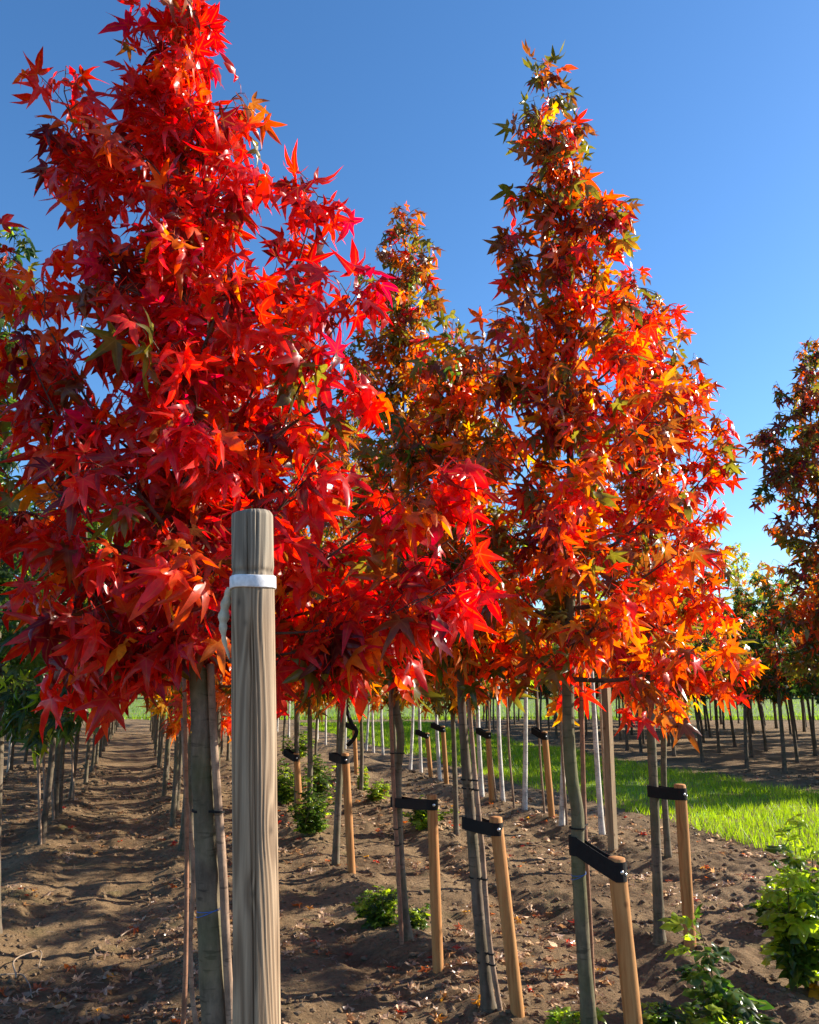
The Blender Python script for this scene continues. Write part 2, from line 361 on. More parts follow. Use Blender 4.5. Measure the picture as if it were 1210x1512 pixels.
# ------------------------------------------------------------------ leaves
def leaf_shape(seed, simple=False, broad=False):
    """five-pointed star leaf: stalk foot at the origin, blade along +Y, face +Z, blade length about 1"""
    r = np.random.default_rng(seed); bend = r.uniform(.08, .5) * (.5 if broad else 1); fold = r.uniform(-.10, .22); V = []; Fa = []; rib = []
    def pt(x, y, z=0., rb=0.):
        rr = x * x + y * y; V.append((x, .55 + y, z - bend * rr)); rib.append(rb); return len(V) - 1
    c0 = pt(0, .20, 0, 1.0)
    angs = np.radians([-112, -54, 0, 54, 112]) + r.normal(0, .06, 5); lens = np.array([.56, .90, 1.0, .90, .56]) * r.uniform(.88, 1.1, 5) * (.86 if broad else 1)
    wid = .20 if broad else .15 if simple else .118; nr = .42 if broad else .26
    nots = [pt(.10 * -1, .06)]
    for k in range(4):
        am = (angs[k] + angs[k + 1]) / 2; rr = nr + .05 * r.random(); nots.append(pt(math.sin(am) * rr, .20 + math.cos(am) * rr, -.02))
    nots.append(pt(.10, .06))
    for k in range(5):
        sn, cs = math.sin(angs[k]), math.cos(angs[k]); l = lens[k]; tw = r.normal(0, .07); w = wid * r.uniform(.85, 1.15) * (.85 if k in (0, 4) else 1); sw = r.normal(0, .05)
        def lp(f, o, z, rb=0.): return pt(sn * l * f + cs * (o + sw * f * f), .20 + cs * l * f - sn * (o + sw * f * f), z, rb)
        tip = lp(1.0, 0, r.normal(-.05, .10), .4)
        if simple:
            Fa += [(c0, nots[k], tip), (c0, tip, nots[k + 1])]; continue
        m1 = lp(.42, 0, .03 + fold * .35, 1.0); m2 = lp(.72, 0, .02 + fold * .2, 1.0)
        a1 = lp(.44, -w, -fold * .4 + tw); b1 = lp(.44, w, -fold * .4 - tw)
        a2 = lp(.70, -w * .66, -fold * .25 + tw); b2 = lp(.70, w * .66, -fold * .25 - tw)
        Fa += [(c0, nots[k], m1), (nots[k], a1, m1), (a1, a2, m2), (a1, m2, m1), (a2, tip, m2), (tip, b2, m2), (b2, b1, m1), (b2, m1, m2), (b1, nots[k + 1], m1), (nots[k + 1], c0, m1)]
    if not simple:
        q = len(V); pw = .014
        for x, y, z in ((-pw, 0, 0), (pw, 0, 0), (0, 0, pw * 1.6), (-pw, .33, .07), (pw, .33, .07), (0, .33, .07 + pw * 1.6)): V.append((x, y, z)); rib.append(1.)
        e = pt(0, .08, .0, 1.)
        for k in range(3):
            k2 = (k + 1) % 3; Fa += [(q + k, q + k2, q + 3 + k2), (q + k, q + 3 + k2, q + 3 + k), (q + 3 + k, q + 3 + k2, e)]
    Fa = [f[::-1] for f in Fa]
    return np.array(V), np.array(Fa), np.array(rib)
LEAF = [leaf_shape(100 + k) for k in range(10)]
LEAF_S = [leaf_shape(200 + k, True) for k in range(5)]
LEAF_B = [leaf_shape(300 + k, False, True) for k in range(8)]
LEAF_ME, LEAF_BME = ([mesh_np('leaf', v, f, [M['leaf']], True, {'rib': ('FLOAT', r_)}) for v, f, r_ in q_] for q_ in (LEAF, LEAF_B))

def unit(v): return v / (np.linalg.norm(v, axis=-1, keepdims=True) + 1e-9)
class Leaves:
    """positions, frames, sizes and colours of the leaves of one plant"""
    def __init__(s): s.P, s.A, s.Nn, s.S, s.C = [], [], [], [], []
    def add(s, P, A, Nn, S, C): s.P.append(P); s.A.append(A); s.Nn.append(Nn); s.S.append(S); s.C.append(C)
    def done(s, seed):
        s.P = np.vstack(s.P); A = unit(np.vstack(s.A)); Nn = np.vstack(s.Nn); s.S = np.concatenate(s.S); s.C = np.vstack(s.C)
        Nn = unit(Nn - A * np.sum(A * Nn, 1, keepdims=True)); s.R = np.stack((np.cross(A, Nn), A, Nn), -1)
        s.var = np.random.default_rng(seed).integers(0, 1000, len(s.P)); s.mid = s.P + A * s.S[:, None] * .85; s.norm = Nn; return s
def leaf_mesh(name, lv, idx, shapes, origin, material):
    Vs, Fs, Cs, Rs, o = [], [], [], [], 0
    v_ = lv.var[idx] % len(shapes)
    for k, (v, f, rb) in enumerate(shapes):
        q = idx[v_ == k]
        if not len(q): continue
        W = np.einsum('nij,vj->nvi', lv.R[q] * lv.S[q][:, None, None], v) + (lv.P[q] - origin)[:, None]
        Fs.append((f[None] + (np.arange(len(q)) * len(v))[:, None, None] + o).reshape(-1, 3)); o += len(q) * len(v)
        Vs.append(W.reshape(-1, 3)); Cs.append(np.repeat(np.concatenate((lv.C[q], np.ones((len(q), 1))), 1), len(v), 0)); Rs.append(np.tile(rb, len(q)))
    return mesh_np(name, np.vstack(Vs), np.vstack(Fs), [material], True, {'col': ('FLOAT_COLOR', np.vstack(Cs)), 'rib': ('FLOAT', np.concatenate(Rs))})
def leaf_objects(lv, idx, parent, origin, meshes=None):
    meshes = meshes or LEAF_ME
    for q in idx:
        o = bpy.data.objects.new('leaf', meshes[lv.var[q] % len(meshes)]); col.objects.link(o); o.parent = parent
        R = lv.R[q] * lv.S[q]; p_ = lv.P[q] - origin
        o.matrix_basis = Matrix([[R[0][0], R[0][1], R[0][2], p_[0]], [R[1][0], R[1][1], R[1][2], p_[1]], [R[2][0], R[2][1], R[2][2], p_[2]], [0, 0, 0, 1]])
        o.color = (*lv.C[q], 1)

PAL = dict(scarlet=(.68, .032, .024), red=(.50, .016, .018), crimson=(.52, .018, .045), maroon=(.15, .012, .016), vermilion=(.70, .085, .018),
           orange=(.66, .17, .018), gold=(.62, .31, .025), olive=(.15, .135, .018), green=(.065, .125, .016), brown=(.24, .075, .022), lime=(.34, .44, .04), deep=(.03, .07, .012))
def pick(r, mix, h):
    """mix: name -> (weight at the crown's foot, weight at its top)"""
    ks = list(mix); w = np.array([max(0, mix[k][0] * (1 - h) + mix[k][1] * h) for k in ks]); w /= w.sum()
    return np.array(PAL[ks[r.choice(len(ks), p=w)]])

def grow(leader, R_of, z0, z1, n_br, mix, size, seed, per=(4, 7), step=.075, extra=(), top_bare=0., fill=1.0, reach=(.05, .2), r_base=.012, sparse=0.):
    """leader: polyline of the stem; R_of(z, azimuth) -> crown radius; returns leaves and tubes of branches and twigs"""
    r = np.random.default_rng(seed); L_ = spline(leader, 120); lz = L_[:, 2]
    def on(z): return np.array([np.interp(z, lz, L_[:, k]) for k in range(3)])
    lv = Leaves(); br, tw = [], []
    def shoot(p, out, base=None):
        d = unit(out * .8 + r.normal(0, .55, 3) + np.array((0, 0, .25))); l = r.uniform(*reach); e = p + d * l
        tw.append(tube(np.array((p, p + d * l * .55 + np.array((0, 0, .01)), e)), (.0026, .002, .0014), 3, cap=False))
        n = int(r.integers(*per)); h = np.clip((e[2] - z0) / (z1 - z0), 0, 1); c0 = pick(r, mix, h)
        ph = r.random() * 6.283 + np.arange(n) * 2.4
        side = unit(np.cross(d, np.array((.3, .2, 1.)))); up = np.cross(side, d)
        o = np.cos(ph)[:, None] * side + np.sin(ph)[:, None] * up
        A = o * .75 + d * r.uniform(.1, .9, (n, 1)) + np.array((0, 0, -1)) * r.uniform(.45, 1.7, (n, 1)) + r.normal(0, .2, (n, 3))
        Nn = np.array((0, 0, 1.)) * r.uniform(.1, .9, (n, 1)) + o * r.uniform(.2, 1.2, (n, 1)) + r.normal(0, .45, (n, 3))
        P = e - d * (np.arange(n)[:, None] * l * .16)
        S = size * r.uniform(.68, 1.25, n) * (1 - .18 * h)
        C = np.where(r.random((n, 1)) < .62, c0, np.array([pick(r, mix, h) for _ in range(n)])) * r.uniform(.68, 1.22, (n, 1))
        lv.add(P, A, Nn, S, C)
    def branch(zs, tip, rad, leafy=.18, droop=0.):
        a = on(zs); v = tip - a; mid1 = a + v * .35 + np.array((0, 0, -.10 * np.linalg.norm(v))); mid2 = a + v * .7 + np.array((0, 0, -.07 * np.linalg.norm(v)))
        ctr = np.vstack((a, mid1 + r.normal(0, .018, 3), mid2 + r.normal(0, .018, 3), tip)); l = np.linalg.norm(v); n = max(5, int(l / .05)); P = spline(ctr, n)
        br.append(tube(P, np.linspace(rad, .0022, n), 6, cap=False))
        k = leafy * l
        while k < l:
            j = min(n - 1, int(k / l * (n - 1))); out = unit(P[j] - on(min(P[j][2] - .05, z1)))
            dirv = unit(P[min(n - 1, j + 1)] - P[max(0, j - 1)])
            ph = r.random() * 6.283; sd = unit(np.cross(dirv, r.normal(0, 1, 3)))
            if r.random() > sparse: shoot(P[j], sd * .9 + dirv * .4 + out * .3)
            k += step * r.uniform(.5, 1.4) / fill
        shoot(tip, unit(v)); shoot(tip, unit(v))
    for k in range(n_br):
        f = (k + .5) / n_br; az = k * 2.39996 + r.normal(0, .25); zs = z0 + (z1 - z0) * (f ** 1.15) * .92
        R0 = R_of(min(zs + .25, z1), az); rise = R0 * (.26 + .62 * f) * r.uniform(.7, 1.4); Rr = R_of(min(zs + rise, z1), az) * r.uniform(.72, 1.0)
        tip = on(zs) + np.array((math.cos(az) * Rr, math.sin(az) * Rr, rise))
        branch(zs, tip, r_base * (1.05 - .75 * f) + .002)
    for zs, tip in extra: branch(zs, np.asarray(tip, float), r_base * .55, .5)
    zz = z0 + .1
    while zz < z1:                                            # leaves on short shoots along the leader
        p_ = on(zz); az = r.random() * 6.283
        if (zz - z0) / (z1 - z0) > top_bare: shoot(p_, np.array((math.cos(az), math.sin(az), .4)))
        zz += step * .9 * r.uniform(.5, 1.5) / fill
    for _ in range(3): shoot(on(z1), np.array((0, 0, 1.)))
    return lv.done(seed), br, tw

# ------------------------------------------------------------------ the near trees
def px_profile(rows, leader, Yd, depth=.85, shrink=.94):
    """rows of (py, left px, right px) of the crown's outline at the tree's distance"""
    L_ = spline(leader, 120)
    pts = [(at(0, py, Yd)[2], at(xl, py, Yd)[0], at(xr, py, Yd)[0]) for py, xl, xr in rows]; pts.sort()
    zz, xl, xr = map(np.array, zip(*pts))
    def R_of(z, az):
        xc = np.interp(z, L_[:, 2], L_[:, 0]); a = max(.10, np.interp(z, zz, xr) - xc); b_ = max(.10, xc - np.interp(z, zz, xl))
        Rx = a if math.cos(az) > 0 else b_; Rd = max(.1, depth * (a + b_) / 2)
        return shrink / math.sqrt((math.cos(az) / Rx) ** 2 + (math.sin(az) / Rd) ** 2)
    return R_of
NEAR = []
def near_tree(name, label, pix, Yd, rad, rows, z0_px, mix, n_br, size, seed, barkmat, extra=(), lean=None, step=.075, group=None, depth=.85, **kw):
    """pix: pixel polyline of the stem from the base up to the top of the leader"""
    pts = [at(x, y, Yd) for x, y in pix]; g = gz(pts[0][0], Yd); pts[0][2] = g - .05
    base = np.array((pts[0][0], Yd, g)); leader = np.array(pts)
    z0, z1 = at(0, z0_px, Yd)[2], leader[-1][2] - .05
    R_of = px_profile(rows, leader, Yd, depth)
    ex = [(zs, at(px, py, Yd + dy)) for zs, px, py, dy in extra]
    lv, br, tw = grow(leader, R_of, z0, z1, n_br, mix, size, seed, extra=ex, step=step, **kw)
    root = thing(name, base, label, 'tree', group)
    n = 240; P = spline(leader, n); h = np.clip((P[:, 2] - g) / (z1 - g), 0, 1)
    R = rad * np.interp(h, [0, .012, .05, .3, .45, 1], [1.5, 1.22, 1.05, .92, .66, .07])
    V, Fq = tube(P - base, R, 24, .07, seed=seed)
    trunk = link('trunk', mesh_np('trunk', V, Fq, [barkmat]), root)
    for V, Fq in br: link('branch', mesh_np('branch', V - base, Fq, [M['twig']]), root)
    V, Fq = join(tw); link('twigs', mesh_np('twigs', V - base, Fq, [M['twig']]), root, kind='stuff')
    NEAR.append((root, base, lv)); return root, leader

T1_mix = dict(scarlet=(.36, .42), red=(.26, .27), crimson=(.04, .06), vermilion=(.16, .10), orange=(.05, .01), maroon=(.08, .08), olive=(.03, .01), gold=(.02, .0), brown=(.05, .04))
T2_mix = dict(orange=(.20, .07), vermilion=(.32, .16), scarlet=(.16, .12), gold=(.08, .01), olive=(.14, .20), brown=(.12, .32), maroon=(.03, .14))
T3_mix = dict(orange=(.28, .18), vermilion=(.20, .24), gold=(.16, .04), olive=(.24, .22), brown=(.12, .26), green=(.06, .05))
T4_mix = dict(orange=(.22, .10), gold=(.14, .02), olive=(.30, .30), brown=(.14, .34), vermilion=(.14, .12), red=(.02, .10), green=(.10, .04))
T5_mix = dict(scarlet=(.30, .27), vermilion=(.34, .27), orange=(.16, .08), gold=(.1, .02), olive=(.08, .12), brown=(.08, .2))
T6_mix = dict(brown=(.25, .3), olive=(.32, .28), maroon=(.1, .2), orange=(.14, .08), vermilion=(.1, .08), deep=(.12, .1))
TG_mix = dict(deep=(.5, .5), green=(.4, .4), olive=(.05, .05), lime=(.05, .08))

tree1, lead1 = near_tree('sweetgum_tree', 'bright red sweetgum with the thickest trunk, standing beside the tall round post',
    [(338, 1823), (319, 1512), (306, 1250), (297, 1040), (290, 800), (284, 640), (274, 400), (268, 180), (266, -10)], 2.75, .042,
    [(-10, 230, 310), (60, 212, 330), (130, 222, 368), (230, 210, 420), (300, 205, 465), (400, 185, 490), (500, 150, 505), (600, 110, 545), (700, 75, 620), (800, 60, 640), (900, 85, 620), (1000, 110, 490), (1040, 130, 430)],
    955, T1_mix, 40, .108, 3, M['bark'], step=.060, per=(4, 8), depth=.72,
    extra=[(2.75, 95, 135, .05), (2.6, 120, 210, -.05), (2.3, 30, 390, .0), (2.1, 530, 430, .0), (2.2, 470, 290, .1), (1.9, 650, 690, .0), (1.8, 660, 800, .1), (1.8, 640, 880, -.1), (1.75, 560, 930, .0), (1.7, 30, 780, .05), (1.9, 15, 620, .1), (1.75, 110, 920, -.25), (2.0, 40, 520, -.1), (1.8, 150, 945, .05), (1.8, 215, 955, .0), (1.75, 430, 975, .0), (1.75, 100, 950, .1)])
tree2, lead2 = near_tree('sweetgum_tree', 'tall sweetgum with rusty brown top on a greenish kinked trunk strapped to the thickest stake',
    [(876, 1590), (862, 1400), (853, 1250), (853, 1200), (845, 1150), (839, 1030), (843, 850), (841, 600), (836, 420), (822, 250), (806, 105)], 3.86, .031,
    [(105, 780, 832), (200, 785, 850), (300, 765, 905), (350, 745, 905), (420, 765, 930), (500, 755, 960), (560, 720, 1000), (650, 725, 1040), (750, 715, 1075), (850, 720, 1070), (950, 720, 1060), (1040, 760, 1000)],
    1010, T2_mix, 36, .100, 4, M['bark_moss'], step=.058, per=(4, 7),
    extra=[(3.2, 752, 352, .0), (2.9, 760, 470, .0), (2.4, 715, 560, .1), (3.3, 895, 300, .0)])
tree3, lead3 = near_tree('sweetgum_tree', 'orange and olive sweetgum on a slim leaning trunk strapped to a leaning stake',
    [(724, 1506), (712, 1400), (699, 1250), (690, 1150), (682, 1040), (678, 850), (672, 650), (666, 492)], 4.29, .029,
    [(490, 640, 695), (560, 610, 725), (650, 575, 740), (750, 560, 770), (850, 560, 780), (950, 570, 780), (1040, 600, 740)],
    1000, T3_mix, 30, .10, 5, M['bark_dark'], step=.055, extra=[(2.6, 722, 530, .0)])
tree4, lead4 = near_tree('sweetgum_tree', 'olive and bronze sweetgum with a narrow spire top and a wavy slim trunk',
    [(603, 1400), (596, 1330), (589, 1220), (588, 1140), (592, 1090), (584, 1040), (584, 900), (592, 700), (598, 500), (600, 310)], 5.36, .027,
    [(310, 578, 618), (360, 570, 632), (430, 552, 645), (480, 560, 640), (540, 515, 690), (650, 480, 720), (800, 470, 720), (950, 480, 700), (1030, 520, 660)],
    1010, T4_mix, 34, .10, 6, M['bark'], step=.05, extra=[(3.2, 520, 520, .0)])
tree5, lead5 = near_tree('sweetgum_tree', 'flame red and orange sweetgum with a straight trunk strapped to a stake beside the grass',
    [(975, 1406), (971, 1300), (966, 1180), (960, 1030), (955, 850), (945, 650), (938, 410)], 5.29, .030,
    [(410, 915, 962), (480, 890, 990), (550, 870, 1022), (620, 860, 1055), (700, 860, 1075), (780, 850, 1100), (850, 850, 1095), (950, 860, 1085), (1030, 880, 1040)],
    1010, T5_mix, 30, .10, 7, M['bark'], step=.055, extra=[(1.75, 1075, 975, -.1), (2.9, 1020, 560, .0), (2.7, 1055, 640, .0)])
tree6, lead6 = near_tree('sweetgum_tree', 'dark bronze and olive sweetgum standing alone beside the grass strip',
    [(1252, 1330), (1240, 1150), (1228, 1000), (1215, 800), (1200, 650), (1188, 510)], 6.6, .032,
    [(510, 1172, 1205), (560, 1168, 1230), (620, 1130, 1260), (680, 1135, 1280), (760, 1145, 1290), (850, 1150, 1300), (950, 1130, 1310), (1020, 1150, 1290)],
    1000, T6_mix, 30, .098, 8, M['bark_dark'], step=.06, extra=[(2.8, 1132, 650, .0), (3.0, 1140, 640, .1)])
tree7, lead7 = near_tree('maple_tree', 'dark green leafy tree with a dark trunk at the edge of the shaded path',
    [(-8, 1400), (-6, 1250), (0, 1050), (-8, 850), (-20, 600), (-30, 330)], 5.4, .030,
    [(330, -75, 15), (430, -110, 8), (560, -150, 10), (650, -160, 40), (800, -180, 50), (900, -180, 75), (1000, -170, 90), (1060, -150, 100)],
    1040, TG_mix, 26, .105, 9, M['bark_dark'], step=.08, extra=[(1.75, 85, 1010, -.6), (1.75, 50, 915, -.6), (1.7, 100, 1055, -.6), (3.3, 22, 350, -.2), (3.2, 5, 440, -.2)])

# ------------------------------------------------------------------ choose which leaves show largest, then build them
BW, BH = 605, 756
zb = np.full((BH, BW), 1e9); ib = np.full((BH, BW), -1, np.int64); offs = []; tot = 0
for root, base, lv in NEAR:
    offs.append(tot); u, v, zc = project(lv.mid); cd = unit(np.array((0, 0, CAM_H)) - lv.mid); face = .45 + .55 * abs(np.sum(cd * lv.norm, 1))
    rad = lv.S * F_PX / zc * .34 * face / 2
    for k in range(len(u)):
        x, y, q = u[k] / 2, v[k] / 2, rad[k]
        x0, x1, y0, y1 = int(max(0, x - q)), int(min(BW, x + q + 1)), int(max(0, y - q)), int(min(BH, y + q + 1))
        if x1 <= x0 or y1 <= y0: continue
        w = zb[y0:y1, x0:x1]; mm = w > zc[k]; w[mm] = zc[k]; ib[y0:y1, x0:x1][mm] = tot + k
    tot += len(u)
seen = np.bincount(ib[ib >= 0], minlength=tot)
n_leaf_total = 0
for (root, base, lv), o in zip(NEAR, offs):
    cnt = seen[o:o + len(lv.P)]; order = np.argsort(-cnt); top = order[:300]; top = top[cnt[top] >= 12]
    rest = np.setdiff1d(np.arange(len(lv.P)), top); n_leaf_total += len(lv.P)
    c = link('crown', leaf_mesh('crown', lv, rest, LEAF, base, M['crown']), root); c['kind'] = 'stuff'
    leaf_objects(lv, top, root, base)
print('near leaves', n_leaf_total)

# ------------------------------------------------------------------ trees of the rows behind
ORD = 'first second third fourth fifth sixth seventh eighth ninth tenth eleventh twelfth'.split()
def nth(k, far): return ORD[k] if k < len(ORD) else far
LOOK = dict(flame='orange and gold', bronze='olive and bronze', green='dark green')
def row_tree_meshes(height, crown_z, R, n_br, mix, size, seed, sides=10, rad=.032, step=.1, shapes=LEAF_S, **kw):
    r = np.random.default_rng(seed)
    leader = np.array([(0, 0, -.05), (.01 * r.normal(), .01 * r.normal(), crown_z * .5), (.015 * r.normal(), .015 * r.normal(), crown_z), (.05 * r.normal(), .05 * r.normal(), (crown_z + height) / 2), (.06 * r.normal(), .06 * r.normal(), height)])
    def R_of(z, az):
        f = np.clip((z - crown_z) / (height - crown_z), 0, 1); return R * (.35 + .65 * min(1, f * 4)) * (1 - f) ** .65 * (1 + .2 * math.sin(az * 3 + seed)) + .08
    lv, br, tw = grow(leader, R_of, crown_z + .05, height - .05, n_br, mix, size, seed, step=step, **kw)
    P = spline(leader, 40); h = np.clip(P[:, 2] / height, 0, 1); Rr = rad * np.interp(h, [0, .02, .08, .4, 1], [1.35, 1.1, 1., .8, .1])
    tv, tf = join([tube(P, Rr, sides, .05, seed=seed)] + br)
    return tv, tf, leaf_mesh('crown', lv, np.arange(len(lv.P)), shapes, np.zeros(3), M['crown'])
A_mix = dict(orange=(.36, .2), gold=(.28, .1), vermilion=(.14, .3), olive=(.16, .12), brown=(.06, .18), green=(.05, .05))
B_mix = dict(olive=(.3, .3), gold=(.22, .1), orange=(.2, .14), brown=(.12, .3), green=(.16, .1))
G_mix = dict(deep=(.45, .4), green=(.42, .4), olive=(.1, .1), lime=(.04, .1))
D_mix = dict(deep=(.38, .3), green=(.24, .2), olive=(.16, .14), brown=(.12, .2), vermilion=(.08, .12), orange=(.06, .08))
W_mix = dict(green=(.5, .5), lime=(.2, .2), olive=(.3, .3))
Y_mix = dict(gold=(.30, .34), lime=(.5, .55), olive=(.2, .12))
KIND = {}
def kind(key, barkmat, *a, **kw):
    tv, tf, cm = row_tree_meshes(*a, **kw); KIND.setdefault(key, []).append((mesh_np('trunk', tv, tf, [barkmat]), cm))
for k in range(3):
    kind('flame', M['bark'], 4.5, 1.38, .68, 22, A_mix, .11, 40 + k, step=.058)
    kind('bronze', M['bark'], 4.6, 1.40, .66, 22, B_mix, .11, 50 + k, step=.058)
    kind('green', M['bark_dark'], 4.3, 1.35, .80, 22, G_mix, .12, 60 + k, step=.058)
    kind('plot', M['bark_dark'], 3.4, 1.36, .85, 16, D_mix, .14, 70 + k, rad=.036, step=.085)
for k in range(2):
    kind('birch', M['birch'], 3.9, 1.70, .52, 16, W_mix, .085, 80 + k, rad=.031, step=.08)
    kind('yellow', M['bark'], 5.6, 1.7, 1.1, 20, Y_mix, .16, 90 + k, rad=.05, step=.11)
def row_tree(name, key, s, t, label, group, sc=1.0, lean=(0, 0), xy=None, var=None):
    x, y = row_xy(s, t) if xy is None else xy
    g = gz(x, y) if y < 55 else 0.05
    o = thing(name, (x, y, g - .01), label, 'tree', group); o.rotation_euler = (lean[1], -lean[0], random.uniform(0, 6.28) if key != 'x' else 0)
    o.rotation_mode = 'XYZ'; o.scale = (sc, sc, sc)
    tm, cm = KIND[key][random.randrange(len(KIND[key])) if var is None else var % len(KIND[key])]
    link('trunk', tm, o); c = link('crown', cm, o); c['kind'] = 'stuff'
    return o
def jit(a): return random.uniform(-a, a)
# row of the red tree, receding
s, k = 5.6, 0
while s < 34:
    key = 'flame' if random.random() < .7 else 'bronze'; k += 1
    row_tree('sweetgum_tree', key, s + jit(.15), .45 + jit(.06), (LOOK[key] + ' sweetgum, ' + ORD[k - 1] + ' behind the red tree in its row') if k <= 12 else 'small looking sweetgum far down the row of the red tree', 'sweetgums in the row of the red tree', random.uniform(.86, 1.0), (jit(.02), jit(.02)))
    s += random.uniform(1.15, 1.4)
# row across the path: green first, then turning
for k, s in enumerate((9.05, 10.37, 10.84, 12.6, 14.4, 16.2, 17.6, 18.97, 20.8, 22.3, 23.9, 25.4, 27, 28.7, 30.5, 32.5)):
    if k < 4:
        row_tree('maple_tree', 'green', s, -.84, 'dark green tree, ' + ORD[k] + ' of the green ones lining the path edge', 'green trees along the path', .97, (.03, 0))
    else:
        key = 'bronze' if k % 3 else 'flame'
        row_tree('sweetgum_tree', key, s, -.76, LOOK[key] + ' sweetgum along the shaded path, ' + nth(k - 4, 'far') + ' past the green trees', 'sweetgums far along the path', .95, (jit(.02), 0))
for t in (-2.1, -3.6):
    s = 11.5 if t > -3 else 14.5
    while s < 34:
        row_tree('maple_tree', 'green', s + jit(.2), t + jit(.1), 'dark green tree in the shaded rows away from the path', 'green trees in the shaded rows', random.uniform(.9, 1.05), (jit(.02), jit(.02)))
        s += random.uniform(1.5, 2.3)
# row of the strapped trees, receding, and the next row
for k, (s, t, key) in enumerate(((7.36, 1.76, 'bronze'), (8.75, 1.8, 'flame'), (10.02, 1.88, 'bronze'), (11.4, 1.8, 'flame'), (12.7, 1.8, 'bronze'), (14.2, 1.8, 'flame'), (15.6, 1.8, 'bronze'), (17.2, 1.8, 'flame'), (19, 1.8, 'bronze'), (21, 1.8, 'flame'), (23.2, 1.8, 'bronze'), (25.5, 1.8, 'flame'), (28, 1.8, 'flame'))):
    row_tree('sweetgum_tree', key, s, t + jit(.03), LOOK[key] + ' sweetgum, ' + nth(k, 'far') + ' behind the wavy trunk in its row', 'sweetgums behind the strapped trees', random.uniform(.9, 1.0), (-.015 + jit(.015), 0))
for k, (s, t, key) in enumerate(((8.42, 3.30, 'bronze'), (10.3, 3.2, 'flame'), (12.0, 3.2, 'bronze'), (13.6, 3.2, 'flame'), (15.2, 3.2, 'bronze'), (16.9, 3.2, 'bronze'), (18.8, 3.2, 'flame'), (21, 3.2, 'bronze'), (23.5, 3.2, 'flame'), (26, 3.2, 'bronze'))):
    row_tree('sweetgum_tree', key, s, t + jit(.03), LOOK[key] + ' sweetgum, ' + ORD[k] + ' in the row before the white trunks', 'sweetgums before the white trunks', random.uniform(.82, .9), (-.02 + jit(.015), 0))
row_tree('sweetgum_tree', 'flame', 6.51, 4.62, 'slim dark trunked sweetgum beside the grass edge, without a stake', None, .9, (-.05, 0))
# white trunks
BIRCH = [(890, 1240), (830, 1227), (775, 1202), (743, 1190), (712, 1182), (650, 1155), (622, 1147), (606, 1136), (592, 1128), (566, 1114), (552, 1112), (541, 1108)]
for k, (px, py) in enumerate(BIRCH):
    u = at(px, py, 1.0); kk = -CAM_H / (u[2] - CAM_H); x, y = u[0] * kk, kk
    row_tree('birch_tree', 'birch', 0, 0, 'slim white trunked birch, ' + ORD[k] + ' in its row from the tall square pole', 'white birches beside the grass', random.uniform(.93, 1.05), (-.05 + jit(.015), 0), xy=(x, y))
for k in range(14):
    row_tree('birch_tree', 'birch', 20 + k * 1.25 + jit(.2), 4.75 + jit(.5), 'white trunked birch looking tiny far down the row beside the grass', 'white birches beside the grass', random.uniform(.9, 1.05), (-.03 + jit(.02), 0))
# plot beyond the grass
for t in np.arange(11.1, 24, 1.65):
    s = 9.6 + jit(.4)
    while s < 34:
        if 11.2 + .0 * t <= s + 2:
            row_tree('nursery_tree', 'plot', s + jit(.2), t + .07 * max(0, s - 11) + jit(.12), 'slim dark trunked young tree in the ' + ORD[int(round((t - 11.1) / 1.65))] + ' row of the plot beyond the grass', 'young trees in the plot beyond the grass', random.uniform(.92, 1.08), (-.05 + jit(.03), jit(.02)))
        s += random.uniform(1.0, 1.5) * (1 if t < 16 else 1.5)
for k, (px, Yd, sc) in enumerate(((1105, 27, 1.12), (1140, 30, 1.1), (1180, 28, 1.0), (1060, 33, 1.0), (1220, 30, 1.0), (1000, 36, 1.05), (930, 36, 1.0))):
    row_tree('tall_tree', 'yellow', 0, 0, 'yellow green tall tree standing behind the dark young trees', 'yellow green trees behind the plot', sc, (0, 0), xy=(at(px, 1000, Yd)[0], Yd))
# far wood closing the horizon
r = np.random.default_rng(77); lv = Leaves(); n = 9000
x = r.uniform(-75, 95, n); f = r.random(n); hgt = 4.2 + 3.2 * vnoise(x * .16, x * 0, 3); P = np.stack((x, 88 + r.uniform(0, 7, n), f * hgt), -1)
c = np.where(r.random((n, 1)) < .6, np.array(PAL['green']), np.array(PAL['olive'])) * r.uniform(.7, 1.3, (n, 1))
lv.add(P, r.normal(0, 1, (n, 3)), r.normal(0, 1, (n, 3)), r.uniform(.7, 1.3, n), c); lv.done(1)
link('far_wood', leaf_mesh('far_wood', lv, np.arange(n), LEAF_S, np.zeros(3), M['crown']), kind='stuff', label='far green wood closing the horizon behind the plots', category='wood')

